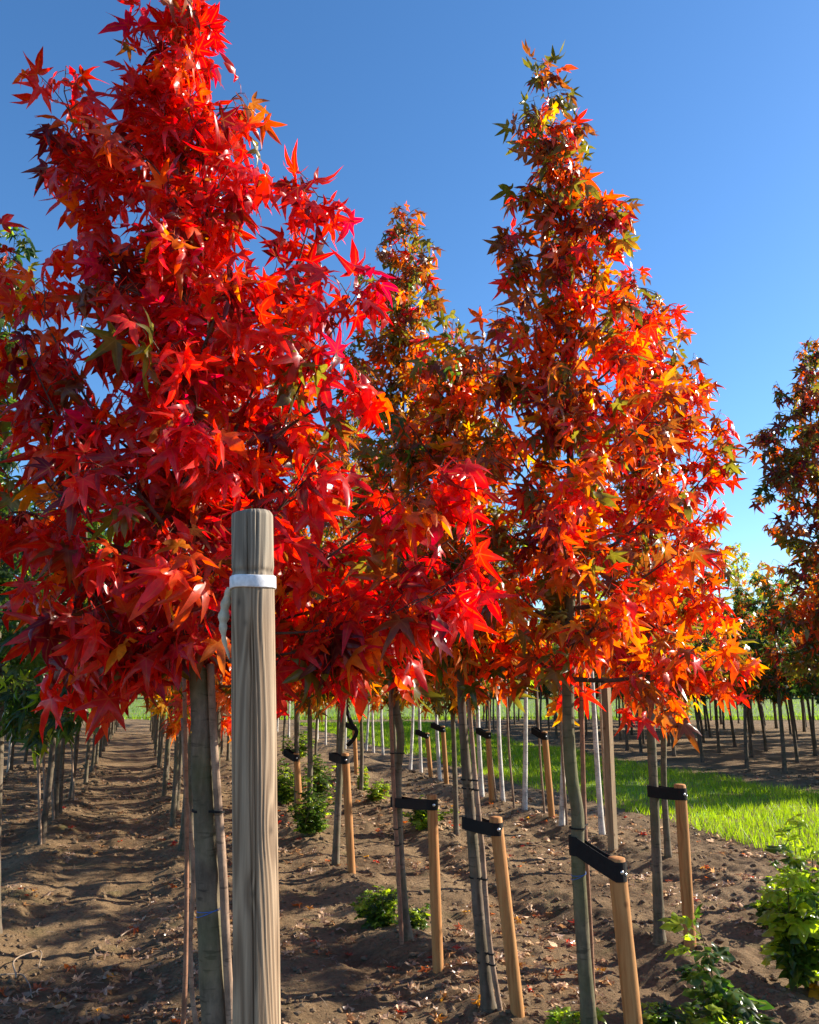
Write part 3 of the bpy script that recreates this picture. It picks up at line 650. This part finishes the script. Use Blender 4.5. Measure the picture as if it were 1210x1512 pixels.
# ------------------------------------------------------------------ the tall round post with white band
def lathe_post():
    Yp = 1.95; top = at(373, 757, Yp); bot = at(377, 1512, Yp); x0 = top[0] + (bot[0] - top[0]) * (top[2] + .1) / (top[2] - bot[2])
    base = np.array((x0, Yp, gz(x0, Yp))); g = base[2]; Hh = top[2] - g; rad = .0515
    nz_, ns = 620, 200; z = np.linspace(-.08, Hh, nz_); th = np.linspace(0, 2 * math.pi, ns, endpoint=False)
    Zg, Tg = np.meshgrid(z, th, indexing='ij'); U = Tg * rad
    cx = np.cos(Tg); sx = np.sin(Tg)
    # grain lines, bent round the knots
    fld = Tg * rad * 120 + 8.0 * vnoise(cx * 1.3 + 4, Zg * 1.3 + sx * 1.1, 41) + 2.2 * vnoise(cx * 3 + 9, Zg * 4.2 + sx * 3, 42)
    knots = [(-1.70, .62, .030, 1.0), (-1.1, .30, .04, .8), (-1.52, 1.12, .014, .5), (-2.1, 1.77, .05, .6), (-1.75, 1.72, .05, .5), (-.6, 1.25, .03, .7), (.8, .9, .04, .8), (2.2, 1.4, .04, .8)]
    kd = np.zeros_like(U)
    for a, kz, sg, am in knots:
        dth = (Tg - a + math.pi) % (2 * math.pi) - math.pi; d2 = (dth * rad / sg) ** 2 + ((Zg - kz) / (sg * 2.6)) ** 2
        fld += am * 3.6 * np.exp(-d2); kd = np.maximum(kd, am * np.exp(-((dth * rad / .006) ** 2 + ((Zg - kz) / .009) ** 2)))
    ring = .5 + .5 * np.sin(fld * 2.3); ring = ring ** 1.4
    fine = vnoise(Tg * 34, Zg * 2.2, 44) * .6 + vnoise(Tg * 80, Zg * 5, 45) * .4
    gr = np.clip(.62 * ring + .38 * fine, 0, 1)
    c_d = np.array((.15, .08, .038)); c_l = np.array((.46, .315, .19)); c = c_d + (c_l - c_d) * gr[..., None]
    gv = (vnoise(Tg * 2.5 + 3, Zg * 1.3, 46) * .55)[..., None]; c = c * (1 - gv) + np.array((.30, .255, .185)) * (.55 + .6 * gr[..., None]) * gv
    grey = np.clip((Zg - (Hh - .30)) / .22, 0, 1)[..., None] * .6; c = c * (1 - grey) + np.array((.27, .25, .20)) * (.45 + .75 * gr[..., None]) * grey
    c = c * (1 - .75 * kd[..., None])
    R = rad * (1 + .035 * (1 - Zg / Hh)) + .0016 * (gr - .5) + .0018 * (vnoise(Tg * 3, Zg * 4, 47) - .5)
    # drying cracks
    for a, z0_, z1_, dp in ((-1.67, Hh - .195, Hh + .01, .007), (-1.55, .55, Hh - .24, .006), (-1.18, Hh - .10, Hh + .01, .004), (-1.40, .9, Hh - .25, .006), (-.2, .7, 1.9, .006), (1.6, .4, 1.8, .006), (3.0, .6, 2.0, .006)):
        aw = a + .10 * (vnoise(Zg * 3.0, Zg * 0 + a * 9, 48) - .5); dth = (Tg - aw + math.pi) % (2 * math.pi) - math.pi
        inz = np.clip((Zg - z0_) / .05, 0, 1) * np.clip((z1_ - Zg) / .05, 0, 1); w = np.exp(-(dth * rad / .0013) ** 2) * inz
        R = R - dp * w; c = c * (1 - .35 * w[..., None])
    sc_ = np.exp(-((Zg - (Hh - .152)) / .006) ** 2); R = R - .0028 * sc_ * (.5 + vnoise(Tg * 5, Zg * 60, 49)); c = c * (1 - .3 * sc_[..., None])
    bev = np.clip((Zg - (Hh - .009)) / .009, 0, 1); R = R - .008 * bev ** 1.6
    tipx = (top[0] - base[0]) * (Zg / Hh)
    V = np.stack((cx * R + tipx, sx * R, Zg + .004 * np.cos(Tg) * bev), -1)
    i = np.arange(nz_ - 1)[:, None] * ns; j = np.arange(ns)[None]; k = (j + 1) % ns
    Q = np.stack((i + j, i + k, i + ns + k, i + ns + j), -1).reshape(-1, 4); Vv = V.reshape(-1, 3); Cc = c.reshape(-1, 3)
    # end grain: rings on the cut face
    last = (nz_ - 1) * ns; fr = [1.0]
    o = len(Vv); rings = []
    for q, fct in enumerate((.8, .6, .4, .2, .02)):
        rv = V[-1].copy(); ctr = rv.mean(0); rv = ctr + (rv - ctr) * fct; rv[:, 2] += .001 * (q % 2); rings.append(rv)
    Vv = np.vstack([Vv] + rings); Cc = np.vstack([Cc] + [np.tile(np.array((.36, .31, .23)) * (1 if q % 2 else .7), (ns, 1)) for q in range(5)])
    jj = np.arange(ns); kk = (jj + 1) % ns; prev = last; Qs = [Q]
    for q in range(5):
        n_ = o + q * ns; Qs.append(np.stack((prev + jj, prev + kk, n_ + kk, n_ + jj), -1)); prev = n_
    root = thing('wooden_post', base, 'tall round weathered wooden post with a white band near its top', 'post')
    link('shaft', mesh_np('shaft', Vv, [np.vstack(Qs)], [M['post']], True, {'col': ('FLOAT_COLOR', np.concatenate((Cc, np.ones((len(Cc), 1))), 1)), 'grain': ('FLOAT', np.zeros(len(Cc)))}), root)
    def band(z0_, z1_, r_, name, material, tilt=0.0, n=96):
        th = np.linspace(0, 2 * math.pi, n, endpoint=False); V = []
        for rr, zz in ((r_, z0_), (r_ + .0008, z0_ + .002), (r_ + .0008, z1_ - .002), (r_, z1_), (r_ - .004, z1_), (r_ - .004, z0_)):
            V.append(np.stack((np.cos(th) * rr + (top[0] - base[0]) * zz / Hh, np.sin(th) * rr, zz + tilt * np.cos(th) + .0012 * np.sin(3 * th + zz)), -1))
        m_ = len(V); a = np.arange(m_)[:, None] * n; b_ = ((np.arange(m_) + 1) % m_)[:, None] * n; j = np.arange(n)[None]; k = (j + 1) % n
        return link(name, mesh_np(name, np.vstack(V), np.stack((a + j, a + k, b_ + k, b_ + j), -1).reshape(-1, 4), [material]), root)
    zb_ = Hh - .178
    band(zb_ - .016, zb_ + .014, rad + .0045, 'white_band', M['white_band'], .001)
    # torn tail of old tape hanging from the band
    n = 26; t = np.linspace(0, 1, n); xc = -rad - .004 - .020 * np.sin(t * 2.6) + .012 * t ** 2; zc = zb_ - .012 - .185 * t
    w = .019 * np.interp(t, [0, .1, .45, .5, .8, 1], [.6, .9, 1.1, .9, .45, .05]) * (1 + .25 * np.sin(t * 37))
    V = []
    for off in (0, .0012):
        V += [np.stack((xc - w * .5 + (top[0] - base[0]) * zc / Hh, -.012 - .006 * np.sin(t * 5) + off, zc), -1), np.stack((xc + w * .5 + (top[0] - base[0]) * zc / Hh, -.004 + .006 * np.sin(t * 7) + off, zc - .004 * np.sin(t * 20)), -1)]
    V = np.vstack(V); q = np.arange(n - 1); Fq = np.vstack((np.stack((q, q + n, q + n + 1, q + 1), -1), np.stack((q + 2 * n, q + 2 * n + 1, q + 3 * n + 1, q + 3 * n), -1), np.stack((q, q + 1, q + 2 * n + 1, q + 2 * n), -1), np.stack((q + n, q + 3 * n, q + 3 * n + 1, q + n + 1), -1)))
    link('torn_tape', mesh_np('torn_tape', V, Fq, [M['tape']]), root, label='torn strip of old tape hanging below the white band')
lathe_post()

# ------------------------------------------------------------------ stakes with straps
def stem_at(leader, z): 
    P = spline(leader, 200); return np.array([np.interp(z, P[:, 2], P[:, k]) for k in range(3)])
def belt(a, ra, b_, rb, h, sag=.006, th_=.0035):
    """flat strap running round stem a and stake b (points on their axes)"""
    d = b_[:2] - a[:2]; l = np.linalg.norm(d); d = d / l; n = np.array((-d[1], d[0])); path = []
    for k in np.linspace(-.5, .5, 13): an = math.pi * (k + 1); path.append((a[:2] + ra * (d * math.cos(an) + n * math.sin(an)), 0.))
    for k in np.linspace(.15, .85, 6): path.append((a[:2] + d * l * k - n * ((ra * (1 - k) + rb * k) - .012 * math.sin(k * math.pi)), k))
    for k in np.linspace(-.5, .5, 13): an = math.pi * k; path.append((b_[:2] + rb * (d * math.cos(an) + n * math.sin(an)), 1.))
    for k in np.linspace(.85, .15, 6): path.append((a[:2] + d * l * k + n * ((ra * (1 - k) + rb * k) - .010 * math.sin(k * math.pi)), k))
    m_ = len(path); V = []
    xy = np.array([p_[0] for p_ in path]); f = np.array([p_[1] for p_ in path]); z = a[2] + (b_[2] - a[2]) * f - sag * np.sin(f * math.pi)
    cen = a[:2] + np.outer(f, d * l); off = unit(xy - cen)
    for q, (rr, zz) in enumerate(((0, -h / 2), (th_, -h / 2), (th_, h / 2), (0, h / 2))): V.append(np.concatenate((xy + off * rr, (z + zz)[:, None]), 1))
    aa = np.arange(4)[:, None] * m_; bb = ((np.arange(4) + 1) % 4)[:, None] * m_; j = np.arange(m_)[None]; k = (j + 1) % m_
    return np.vstack(V), np.stack((aa + j, aa + k, bb + k, bb + j), -1).reshape(-1, 4)
def stake(label, basepx, toppx, Yd, rad, leader=None, tree_py=None, r_tree=.035, h=.07, bolts=1, square=False, matl='larch', top_z=None, group=None, sides=14):
    b0 = at(*basepx, Yd); t0 = at(*toppx, Yd); g = gz(b0[0], Yd); base = np.array((b0[0], Yd, g))
    ax0 = np.array((b0[0], Yd, g - .06)); n = 22
    P = ax0 + (t0 - ax0) * np.linspace(0, 1, n)[:, None]; rr = np.full(n, rad); rr[-1] = rad * .86; P[-2] = P[-1] - np.array((0, 0, .006))
    V, Fq = tube(P - base, rr, sides, .04, seed=int(abs(basepx[0])))
    root = thing('support_stake', base, label, 'stake', group); link('stake_body', mesh_np('stake_body', V, Fq, [M[matl]], True), root)
    if leader is not None:
        zt = at(0, tree_py, leader[0][1])[2]; a = stem_at(leader, zt); bb = t0.copy(); bb[2] -= .055
        V, Fq = belt(a, r_tree, bb, rad + .001, h); V = V - base
        st = link('strap', mesh_np('strap', V, Fq, [M['rubber']], False), root, label='black rubber strap round the tree trunk')
        for q in range(bolts):
            an = math.radians(-72 + 34 * q); c = bb + np.array((math.cos(an), math.sin(an), 0)) * (rad + .003); c[2] += -.012 * q
            d = np.array((math.cos(an), math.sin(an), 0)); V, Fq = tube(np.array((c, c + d * .002, c + d * .0045)) - base, (.009, .009, .005), 10)
            link('bolt', mesh_np('bolt', V, Fq, [M['zinc']]), st)
    return root
stake('thickest support stake, strapped to the tall rusty brown sweetgum', (944, 1590), (910, 1266), 3.80, .040, lead2, 1248, .036, .082, 2)
stake('leaning orange stake strapped to the slim leaning orange sweetgum', (768, 1535), (732, 1206), 4.15, .032, lead3, 1214, .044, .060, 1)
stake('orange stake strapped to the olive sweetgum with wavy trunk', (648, 1443), (638, 1173), 4.87, .031, lead4, 1184, .046, .058, 1)
stake('orange stake with two bolts on its strap, beside the grass', (1021, 1418), (1004, 1158), 5.17, .036, lead5, 1168, .036, .070, 2)
lead_m = np.array([at(499, 1282, 7.53), at(494, 1150, 7.53), at(484, 1020, 7.53)])
stake('orange stake with a split, behind the low bushes of the second row', (520, 1298), (510, 1112), 7.13, .034, lead_m, 1117, .034, .066, 1)
for lab, bp, tp, Yd in (('thin golden stake among the white birches nearest the tall square pole', (816, 1218), (804, 1080), 9.75, ),
                        ('greyish stake among the white birches, between two pale trunks', (727, 1190), (721, 1080), 11.2),
                        ('short stake with a bulky black strap behind the wavy trunk', (637, 1152), (631, 1082), 14.1),
                        ('stake with black strap beside the slim bare trunk', (660, 1162), (654, 1072), 13.2),
                        ('orange stake under the hanging black strap', (527, 1142), (523, 1070), 15.0),
                        ('stake wrapped in a black strap among the green bushes', (444, 1212), (438, 1112), 9.9)):
    lm = np.array([at(tp[0] - 14, 1300, Yd + .12), at(tp[0] - 14, 1000, Yd + .12)]); stake(lab, bp, tp, Yd, .038, lm, tp[1] - 1, .04, .08, 1, sides=10)
# tall square pole behind the thick stake
b0 = at(906, 1262, 8.15); t0 = at(890, 900, 8.15); g = gz(b0[0], 8.15); base = np.array((b0[0], 8.15, g)); n = 30; P = np.array((b0[0], 8.15, g - .05)) + (t0 - np.array((b0[0], 8.15, g - .05))) * np.linspace(0, 1, n)[:, None]
V, Fq = tube(P - base, .05, 4, 0); a = math.radians(25)
root = thing('support_pole', base, 'tall square weathered pole rising into the flame red crown', 'pole'); link('pole_body', mesh_np('pole_body', V, Fq, [M['larch_grey']], False), root)
# slack strap hanging in a loop
pts = [at(x, y, 9.0) for x, y in ((507, 1028), (513, 1052), (520, 1070), (527, 1080), (522, 1092), (513, 1101))]; V, Fq = tube(spline(pts, 24), .022, 8, .25); base = pts[0].copy(); base[2] = pts[-1][2]
thing('slack_strap', base, 'slack black strap hanging in a bent loop from the branches', 'strap', None, mesh_np('slack_strap', V - base, Fq, [M['rubber']]))

# ------------------------------------------------------------------ canes tied to the trunks
def cane(label, pix, Yd, rad, matl, ties=(), leader=None, r_tree=.04, group=None, nm='support_cane'):
    pts = [at(x, y, Yd) for x, y in pix]; g = gz(pts[0][0], Yd); base = np.array((pts[0][0], Yd, g)); pts[0][2] = g - .03
    P = spline(pts, 40); V, Fq = tube(P - base, rad * np.linspace(1.05, .9, 40), 10, .08, seed=int(pix[0][0]))
    root = thing(nm, base, label, 'cane', group); link('rod', mesh_np('rod', V, Fq, [M[matl]]), root)
    for py in ties:
        z = at(0, py, Yd)[2]; c = stem_at(np.array(pts), z); a = stem_at(leader, z + random.uniform(-.006, .006)); V, Fq = belt(a, r_tree, c, rad + .001, .007, 0., .004)
        link('tie', mesh_np('tie', V - base, Fq, [M['rubber']], False), root)
    return root
cane('grey wooden cane tied close against the thickest red tree trunk', [(362, 1823), (341, 1512), (327, 1250), (318, 1120), (311, 980)], 2.72, .0145, 'cane', (1198,), lead1, .040)
cane('thin red brown cane in front of the row behind the red tree', [(266, 1590), (271, 1512), (276, 1300), (274, 1080), (272, 1000)], 3.75, .0105, 'cane_brown', (), lead1)
cane('pale curved dead stem beside the thin red brown cane', [(300, 1590), (290, 1512), (281, 1400), (286, 1290), (276, 1180), (270, 1060)], 3.85, .011, 'cane', ())
cane('dark cane tied to the slim leaning orange sweetgum', [(741, 1512), (727, 1420), (712, 1250), (702, 1150), (692, 1030)], 4.25, .013, 'cane', (1152, 1166, 1298, 1408, 1424), lead3, .030)
cane('brown cane tied to the sweetgum with wavy trunk', [(594, 1404), (589, 1300), (581, 1150), (576, 1000)], 5.30, .014, 'cane_brown', (1112, 1224, 1248), lead4, .028)
cane('brown cane behind the greenish kinked trunk', [(880, 1580), (873, 1400), (864, 1230), (858, 1000), (854, 860)], 3.95, .012, 'cane_brown', (1217,), lead2, .036)
for k, (px, py) in enumerate(((60, 1256), (68, 1240), (79, 1224), (86, 1212), (110, 1184), (805, 1212), (838, 1228), (733, 1186), (898, 1236), (760, 1199))):
    u = at(px, py, 1.0); kk = -CAM_H / (u[2] - CAM_H)
    cane('thin cane standing against a trunk in the shaded row of green trees' if k < 5 else 'thin cane standing against a white birch trunk', [(px, py), (px - 3 - (k > 4) * 4, 1120), (px - 5 - (k > 4) * 8, 1000)], kk, .014, 'cane', (), None, group='canes in the green row' if k < 5 else 'canes in the birch row')
# blue strings on two trunks
for leader, tr_, py, rr, Yd in ((lead1, tree1, 1345, .0405, 2.75), (lead2, tree2, 1293, .0325, 3.86)):
    z = at(0, py, Yd)[2]; c = stem_at(leader, z); th = np.linspace(0, 2 * math.pi, 40)
    for q in range(2):
        P = np.stack((c[0] + np.cos(th) * rr * 1.03, c[1] + np.sin(th) * rr * 1.03, c[2] + np.cos(th) * (.016 - .012 * q) + q * .006), -1); V, Fq = tube(P, .0011, 5, 0)
        link('blue_string', mesh_np('blue_string', V - np.array(tr_.location), Fq, [M['blue']]), tr_)
# white disc on a thin pole in the shade
b0 = np.array((at(26, 1000, 15.0)[0], 15.0, 0)); root = thing('disc_pole', b0, 'thin pole with a flat white disc on top among the green trees', 'pole')
V, Fq = tube(np.array([(0, 0, -.05), (0, 0, 1.0), (0, 0, 1.78)]), .022, 8); link('pole_shaft', mesh_np('pole_shaft', V, Fq, [M['birch']]), root)
V, Fq = tube(np.array([(0, 0, 1.76), (0, 0, 1.78), (0, 0, 1.80)]), (.10, .11, .02), 18); link('disc', mesh_np('disc', V, Fq, [M['white_disc']]), root)

# ------------------------------------------------------------------ low bushes and suckers
def shrub(label, px, py, n_stem, height, spread, size, mix, seed, as_objects=True, per=4, group=None, name='shrub'):
    u = at(px, py, 1.0); kk = -CAM_H / (u[2] - CAM_H); x, y = u[0] * kk, kk; g = gz(x, y); base = np.array((x, y, g)); r = np.random.default_rng(seed)
    lv = Leaves(); tubes = []
    for k in range(n_stem):
        az = r.random() * 6.283; q = r.random() ** .6 * spread; h = height * r.uniform(.55, 1.0) * (1 - .35 * q / max(spread, .01))
        p0 = base + np.array((r.normal(0, .02), r.normal(0, .02), -.02)); p2 = base + np.array((math.cos(az) * q, math.sin(az) * q, h)); p1 = (p0 + p2) / 2 + np.array((0, 0, h * .08)) + r.normal(0, .02, 3)
        P = spline((p0, p1, p2), 14); tubes.append(tube(P, np.linspace(.0055, .0022, 14), 5, cap=False))
        for j in range(3, 14):
            n = int(r.integers(1, per)); f = j / 13; ph = r.random(n) * 6.283; o = np.stack((np.cos(ph), np.sin(ph), np.zeros(n)), -1)
            A = o + np.array((0, 0, 1)) * r.uniform(-.45, .35, (n, 1)); Nn = np.array((0, 0, 1.)) + o * r.uniform(-.1, .7, (n, 1)) + r.normal(0, .25, (n, 3))
            C = np.array([pick(r, mix, f) for _ in range(n)]) * r.uniform(.75, 1.25, (n, 1)); lv.add(np.repeat(P[j][None], n, 0), A, Nn, size * r.uniform(.6, 1.2, n) * (1.15 - .35 * f), C)
    lv.done(seed); root = thing(name, base, label, 'shrub', group)
    for V, Fq in tubes: link('stem', mesh_np('stem', V - base, Fq, [M['stem']]), root)
    if as_objects:
        d = np.linalg.norm(lv.mid - np.array((0, 0, CAM_H)), axis=1); order = np.argsort(d)[:as_objects if as_objects is not True else 120]; rest = np.setdiff1d(np.arange(len(d)), order)
        leaf_objects(lv, order, root, base, LEAF_BME)
    else: rest = np.arange(len(lv.P))
    if len(rest): c = link('foliage', leaf_mesh('foliage', lv, rest, LEAF_B, base, M['crown']), root); c['kind'] = 'stuff'
    return root
S_mix = dict(green=(.65, .45), lime=(.15, .45), deep=(.2, .1)); SD_mix = dict(green=(.6, .6), deep=(.3, .2), lime=(.1, .2)); SL_mix = dict(lime=(.45, .75), green=(.5, .25), gold=(.05, .0))
shrub('tall bright green sucker shrub with sunlit leaves at the grass corner', 1200, 1462, 11, .98, .17, .125, SL_mix, 301, 220)
shrub('dark low green bush beside the tall bright sucker shrub', 1150, 1368, 10, .34, .22, .075, SD_mix, 302, 90)
shrub('upright green sweetgum sucker with large leaves below the bolted stake', 1046, 1535, 2, .66, .05, .15, SD_mix, 303, 120, 3)
shrub('low spreading dark green sucker with pale shining leaves on bare soil', 1090, 1560, 7, .34, .24, .12, SD_mix, 304, 120)
shrub('small green sucker at the foot of the thickest stake', 985, 1560, 5, .2, .16, .10, S_mix, 305, 60)
shrub('small yellow green sucker between the two leaning stakes', 838, 1560, 4, .14, .12, .09, SL_mix, 306, 30)
shrub('rounded green bush at the foot of the wavy trunk and its cane', 557, 1368, 16, .30, .15, .06, S_mix, 307, 150)
shrub('small green tuft behind the wavy trunk', 612, 1372, 5, .16, .10, .055, S_mix, 308, 30)
shrub('green bush in sun behind the stake of the wavy trunk', 628, 1228, 16, .34, .34, .07, SL_mix, 309, False)
shrub('small upright bright bush beyond the split stake', 556, 1188, 9, .34, .16, .07, SL_mix, 310, False)
shrub('dark dense bush before the slim trunk of the second row', 458, 1240, 22, .62, .30, .075, SD_mix, 311, False)
shrub('leafy green bush against the post side of the second row', 425, 1195, 20, .66, .30, .075, S_mix, 312, False)
shrub('tall dark bush between trunks further along the second row', 470, 1190, 16, .75, .28, .075, SD_mix, 313, False)
shrub('far green bush among the trunks of the second row', 440, 1130, 14, .8, .35, .09, S_mix, 314, False)
shrub('thin bright sucker by the path end of the birch row', 533, 1170, 6, .5, .12, .07, SL_mix, 315, False)

# ------------------------------------------------------------------ soil clods, fallen leaves, sticks
def ico():
    t = (1 + 5 ** .5) / 2; V = unit(np.array([(-1, t, 0), (1, t, 0), (-1, -t, 0), (1, -t, 0), (0, -1, t), (0, 1, t), (0, -1, -t), (0, 1, -t), (t, 0, -1), (t, 0, 1), (-t, 0, -1), (-t, 0, 1)], float))
    Fa = np.array([(0,11,5),(0,5,1),(0,1,7),(0,7,10),(0,10,11),(1,5,9),(5,11,4),(11,10,2),(10,7,6),(7,1,8),(3,9,4),(3,4,2),(3,2,6),(3,6,8),(3,8,9),(4,9,5),(2,4,11),(6,2,10),(8,6,7),(9,8,1)]); return V, Fa
r = np.random.default_rng(505); iv, if_ = ico()
def scatter_xy(n, y0=2.6, y1=16, pw=2.0):
    y = y0 + (y1 - y0) * r.random(n) ** pw; x = (r.random(n) * 2 - 1) * (y * .58 + .4); return x, y
x, y = scatter_xy(48000); t = x * N_[0] + y * N_[1]; near_row = np.min(np.abs(t[:, None] - np.array(ROWS)[None]), 1)
keep = ((r.random(len(x)) < .35 + .65 * np.exp(-(near_row / .3) ** 2)) & ((t < 6.0) | (t > 9.6))); x, y = x[keep], y[keep]; n = len(x)
sz = .003 + .024 * r.random(n) ** 5; sz *= np.maximum(1, y / 7)
V = iv[None] * (sz[:, None, None] * r.uniform(.6, 1.3, (n, 12, 1))) * np.array((1, 1, .62)); V = V + np.stack((x, y, ground_h(x, y) + sz * .2), -1)[:, None]
link('soil_clods', mesh_np('soil_clods', V.reshape(-1, 3), (if_[None] + (np.arange(n) * 12)[:, None, None]).reshape(-1, 3), [M['clod']], False), kind='stuff', label='crumbled brown soil clods strewn over the bare ground', category='soil')

def litter(n, y1, seed):
    rr = np.random.default_rng(seed); lv = Leaves(); x, y = scatter_xy(n, 2.7, y1, 1.7); t = x * N_[0] + y * N_[1]; k = (t < 6.0) | (t > 9.5); x, y = x[k], y[k]
    clump = vnoise(x * 1.3, y * 1.3, 61) + .35 * np.exp(-((x + 2.0) / .5) ** 2 - ((y - 4.3) / .4) ** 2) > .42; x, y = x[clump], y[clump]; n = len(x); a = rr.random(n) * 6.283
    A = np.stack((np.cos(a), np.sin(a), rr.normal(0, .12, n)), -1); Nn = np.stack((rr.normal(0, .3, n), rr.normal(0, .3, n), np.where(rr.random(n) < .5, 1., -1.)), -1)
    pal = np.array([(.40, .27, .17), (.48, .34, .24), (.33, .18, .09), (.52, .13, .04), (.45, .05, .03), (.55, .26, .05), (.24, .14, .09)]); C = pal[rr.choice(7, n, p=[.32, .25, .2, .05, .03, .03, .12])] * rr.uniform(.7, 1.15, (n, 1))
    S = .066 * rr.uniform(.4, 1.15, n); P = np.stack((x, y, ground_h(x, y) + .008 + .010 * rr.random(n)), -1) - A * (S * .8)[:, None]; lv.add(P, A, Nn, S, C); return lv.done(seed)
def curled(seed):
    v, f, rb = leaf_shape(seed); v = v.copy(); q = np.random.default_rng(seed); rr = v[:, 0] ** 2 + (v[:, 1] - .75) ** 2; v[:, 2] += q.uniform(.2, .7) * rr; v[:, 2] += .12 * np.sin(v[:, 0] * q.uniform(3, 6) + q.random() * 6) ; return v, f, rb
DRY = [curled(700 + k) for k in range(8)]; DRY_ME = [mesh_np('fallen_leaf', v, f, [M['leaf']], False, {'rib': ('FLOAT', rb)}) for v, f, rb in DRY]
lv = litter(6500, 15, 900); u, v, zc = project(lv.mid); vis = (u > 0) & (u < IMG_W) & (v > 900) & (v < IMG_H); order = np.argsort(np.where(vis, -lv.S / zc, 9)); own = order[:170]; rest = np.setdiff1d(np.arange(len(u)), own)
for q in own:
    R = lv.R[q] * lv.S[q]; p_ = lv.P[q]; o = bpy.data.objects.new('fallen_leaf', DRY_ME[lv.var[q] % 8]); col.objects.link(o)
    o.matrix_world = Matrix([[R[0][0], R[0][1], R[0][2], p_[0]], [R[1][0], R[1][1], R[1][2], p_[1]], [R[2][0], R[2][1], R[2][2], p_[2]], [0, 0, 0, 1]]); o.color = (*lv.C[q], 1)
    red = lv.C[q][0] > 4 * lv.C[q][1] or (lv.C[q][0] > 1.9 * lv.C[q][1] and lv.C[q][2] < .14 * lv.C[q][0])
    o['label'] = 'red or orange fallen star leaf lying on the soil' if red else 'dry pale brown fallen star leaf curled on the soil'; o['category'] = 'leaf'; o['group'] = 'red fallen leaves' if red else 'brown fallen leaves'
link('leaf_litter', leaf_mesh('leaf_litter', lv, rest, DRY, np.zeros(3), M['crown']), kind='stuff', label='small fallen leaves strewn over the soil between rows', category='litter')
# straw and small sticks
x, y = scatter_xy(1500, 2.7, 12, 1.8); t = x * N_[0] + y * N_[1]; k = t < 5.9; x, y = x[k], y[k]; parts = []
for q in range(len(x)):
    a = r.random() * 6.283; l = r.uniform(.015, .08); z = gz(x[q], y[q]) + .006; d = np.array((math.cos(a), math.sin(a), r.normal(0, .15))) * l
    parts.append(tube(np.array(((x[q], y[q], z), np.array((x[q], y[q], z)) + d * .5 + np.array((0, 0, .006)), np.array((x[q], y[q], z + .004)) + d)), r.uniform(.0009, .0022), 3, cap=False))
V, Fq = join(parts); link('straw', mesh_np('straw', V, Fq, [M['stick']]), kind='stuff', label='short dry stalks and straw lying on the soil', category='straw')
for k, (pts, lab) in enumerate(((((178, 1383), (190, 1377), (206, 1372)), 'short pale stick lying on the sunny soil by a red leaf'), (((0, 1452), (28, 1446), (40, 1456), (47, 1482)), 'bent pale dead twig among the heaped dry leaves'), (((22, 1462), (30, 1428), (52, 1420), (56, 1446)), 'dark forked dead twig among the heaped dry leaves'))):
    W = []
    for px, py in pts: u_ = at(px, py, 1.0); kk = -CAM_H / (u_[2] - CAM_H); W.append((u_[0] * kk, kk, gz(u_[0] * kk, kk) + .02 + .03 * (k == 2)))
    W = np.array(W); b_ = W[0].copy(); V, Fq = tube(spline(W, 16), np.linspace(.005, .0025, 16), 6, .1); thing('dead_twig', b_, lab, 'twig', None, mesh_np('dead_twig', V - b_, Fq, [M['stick']]))
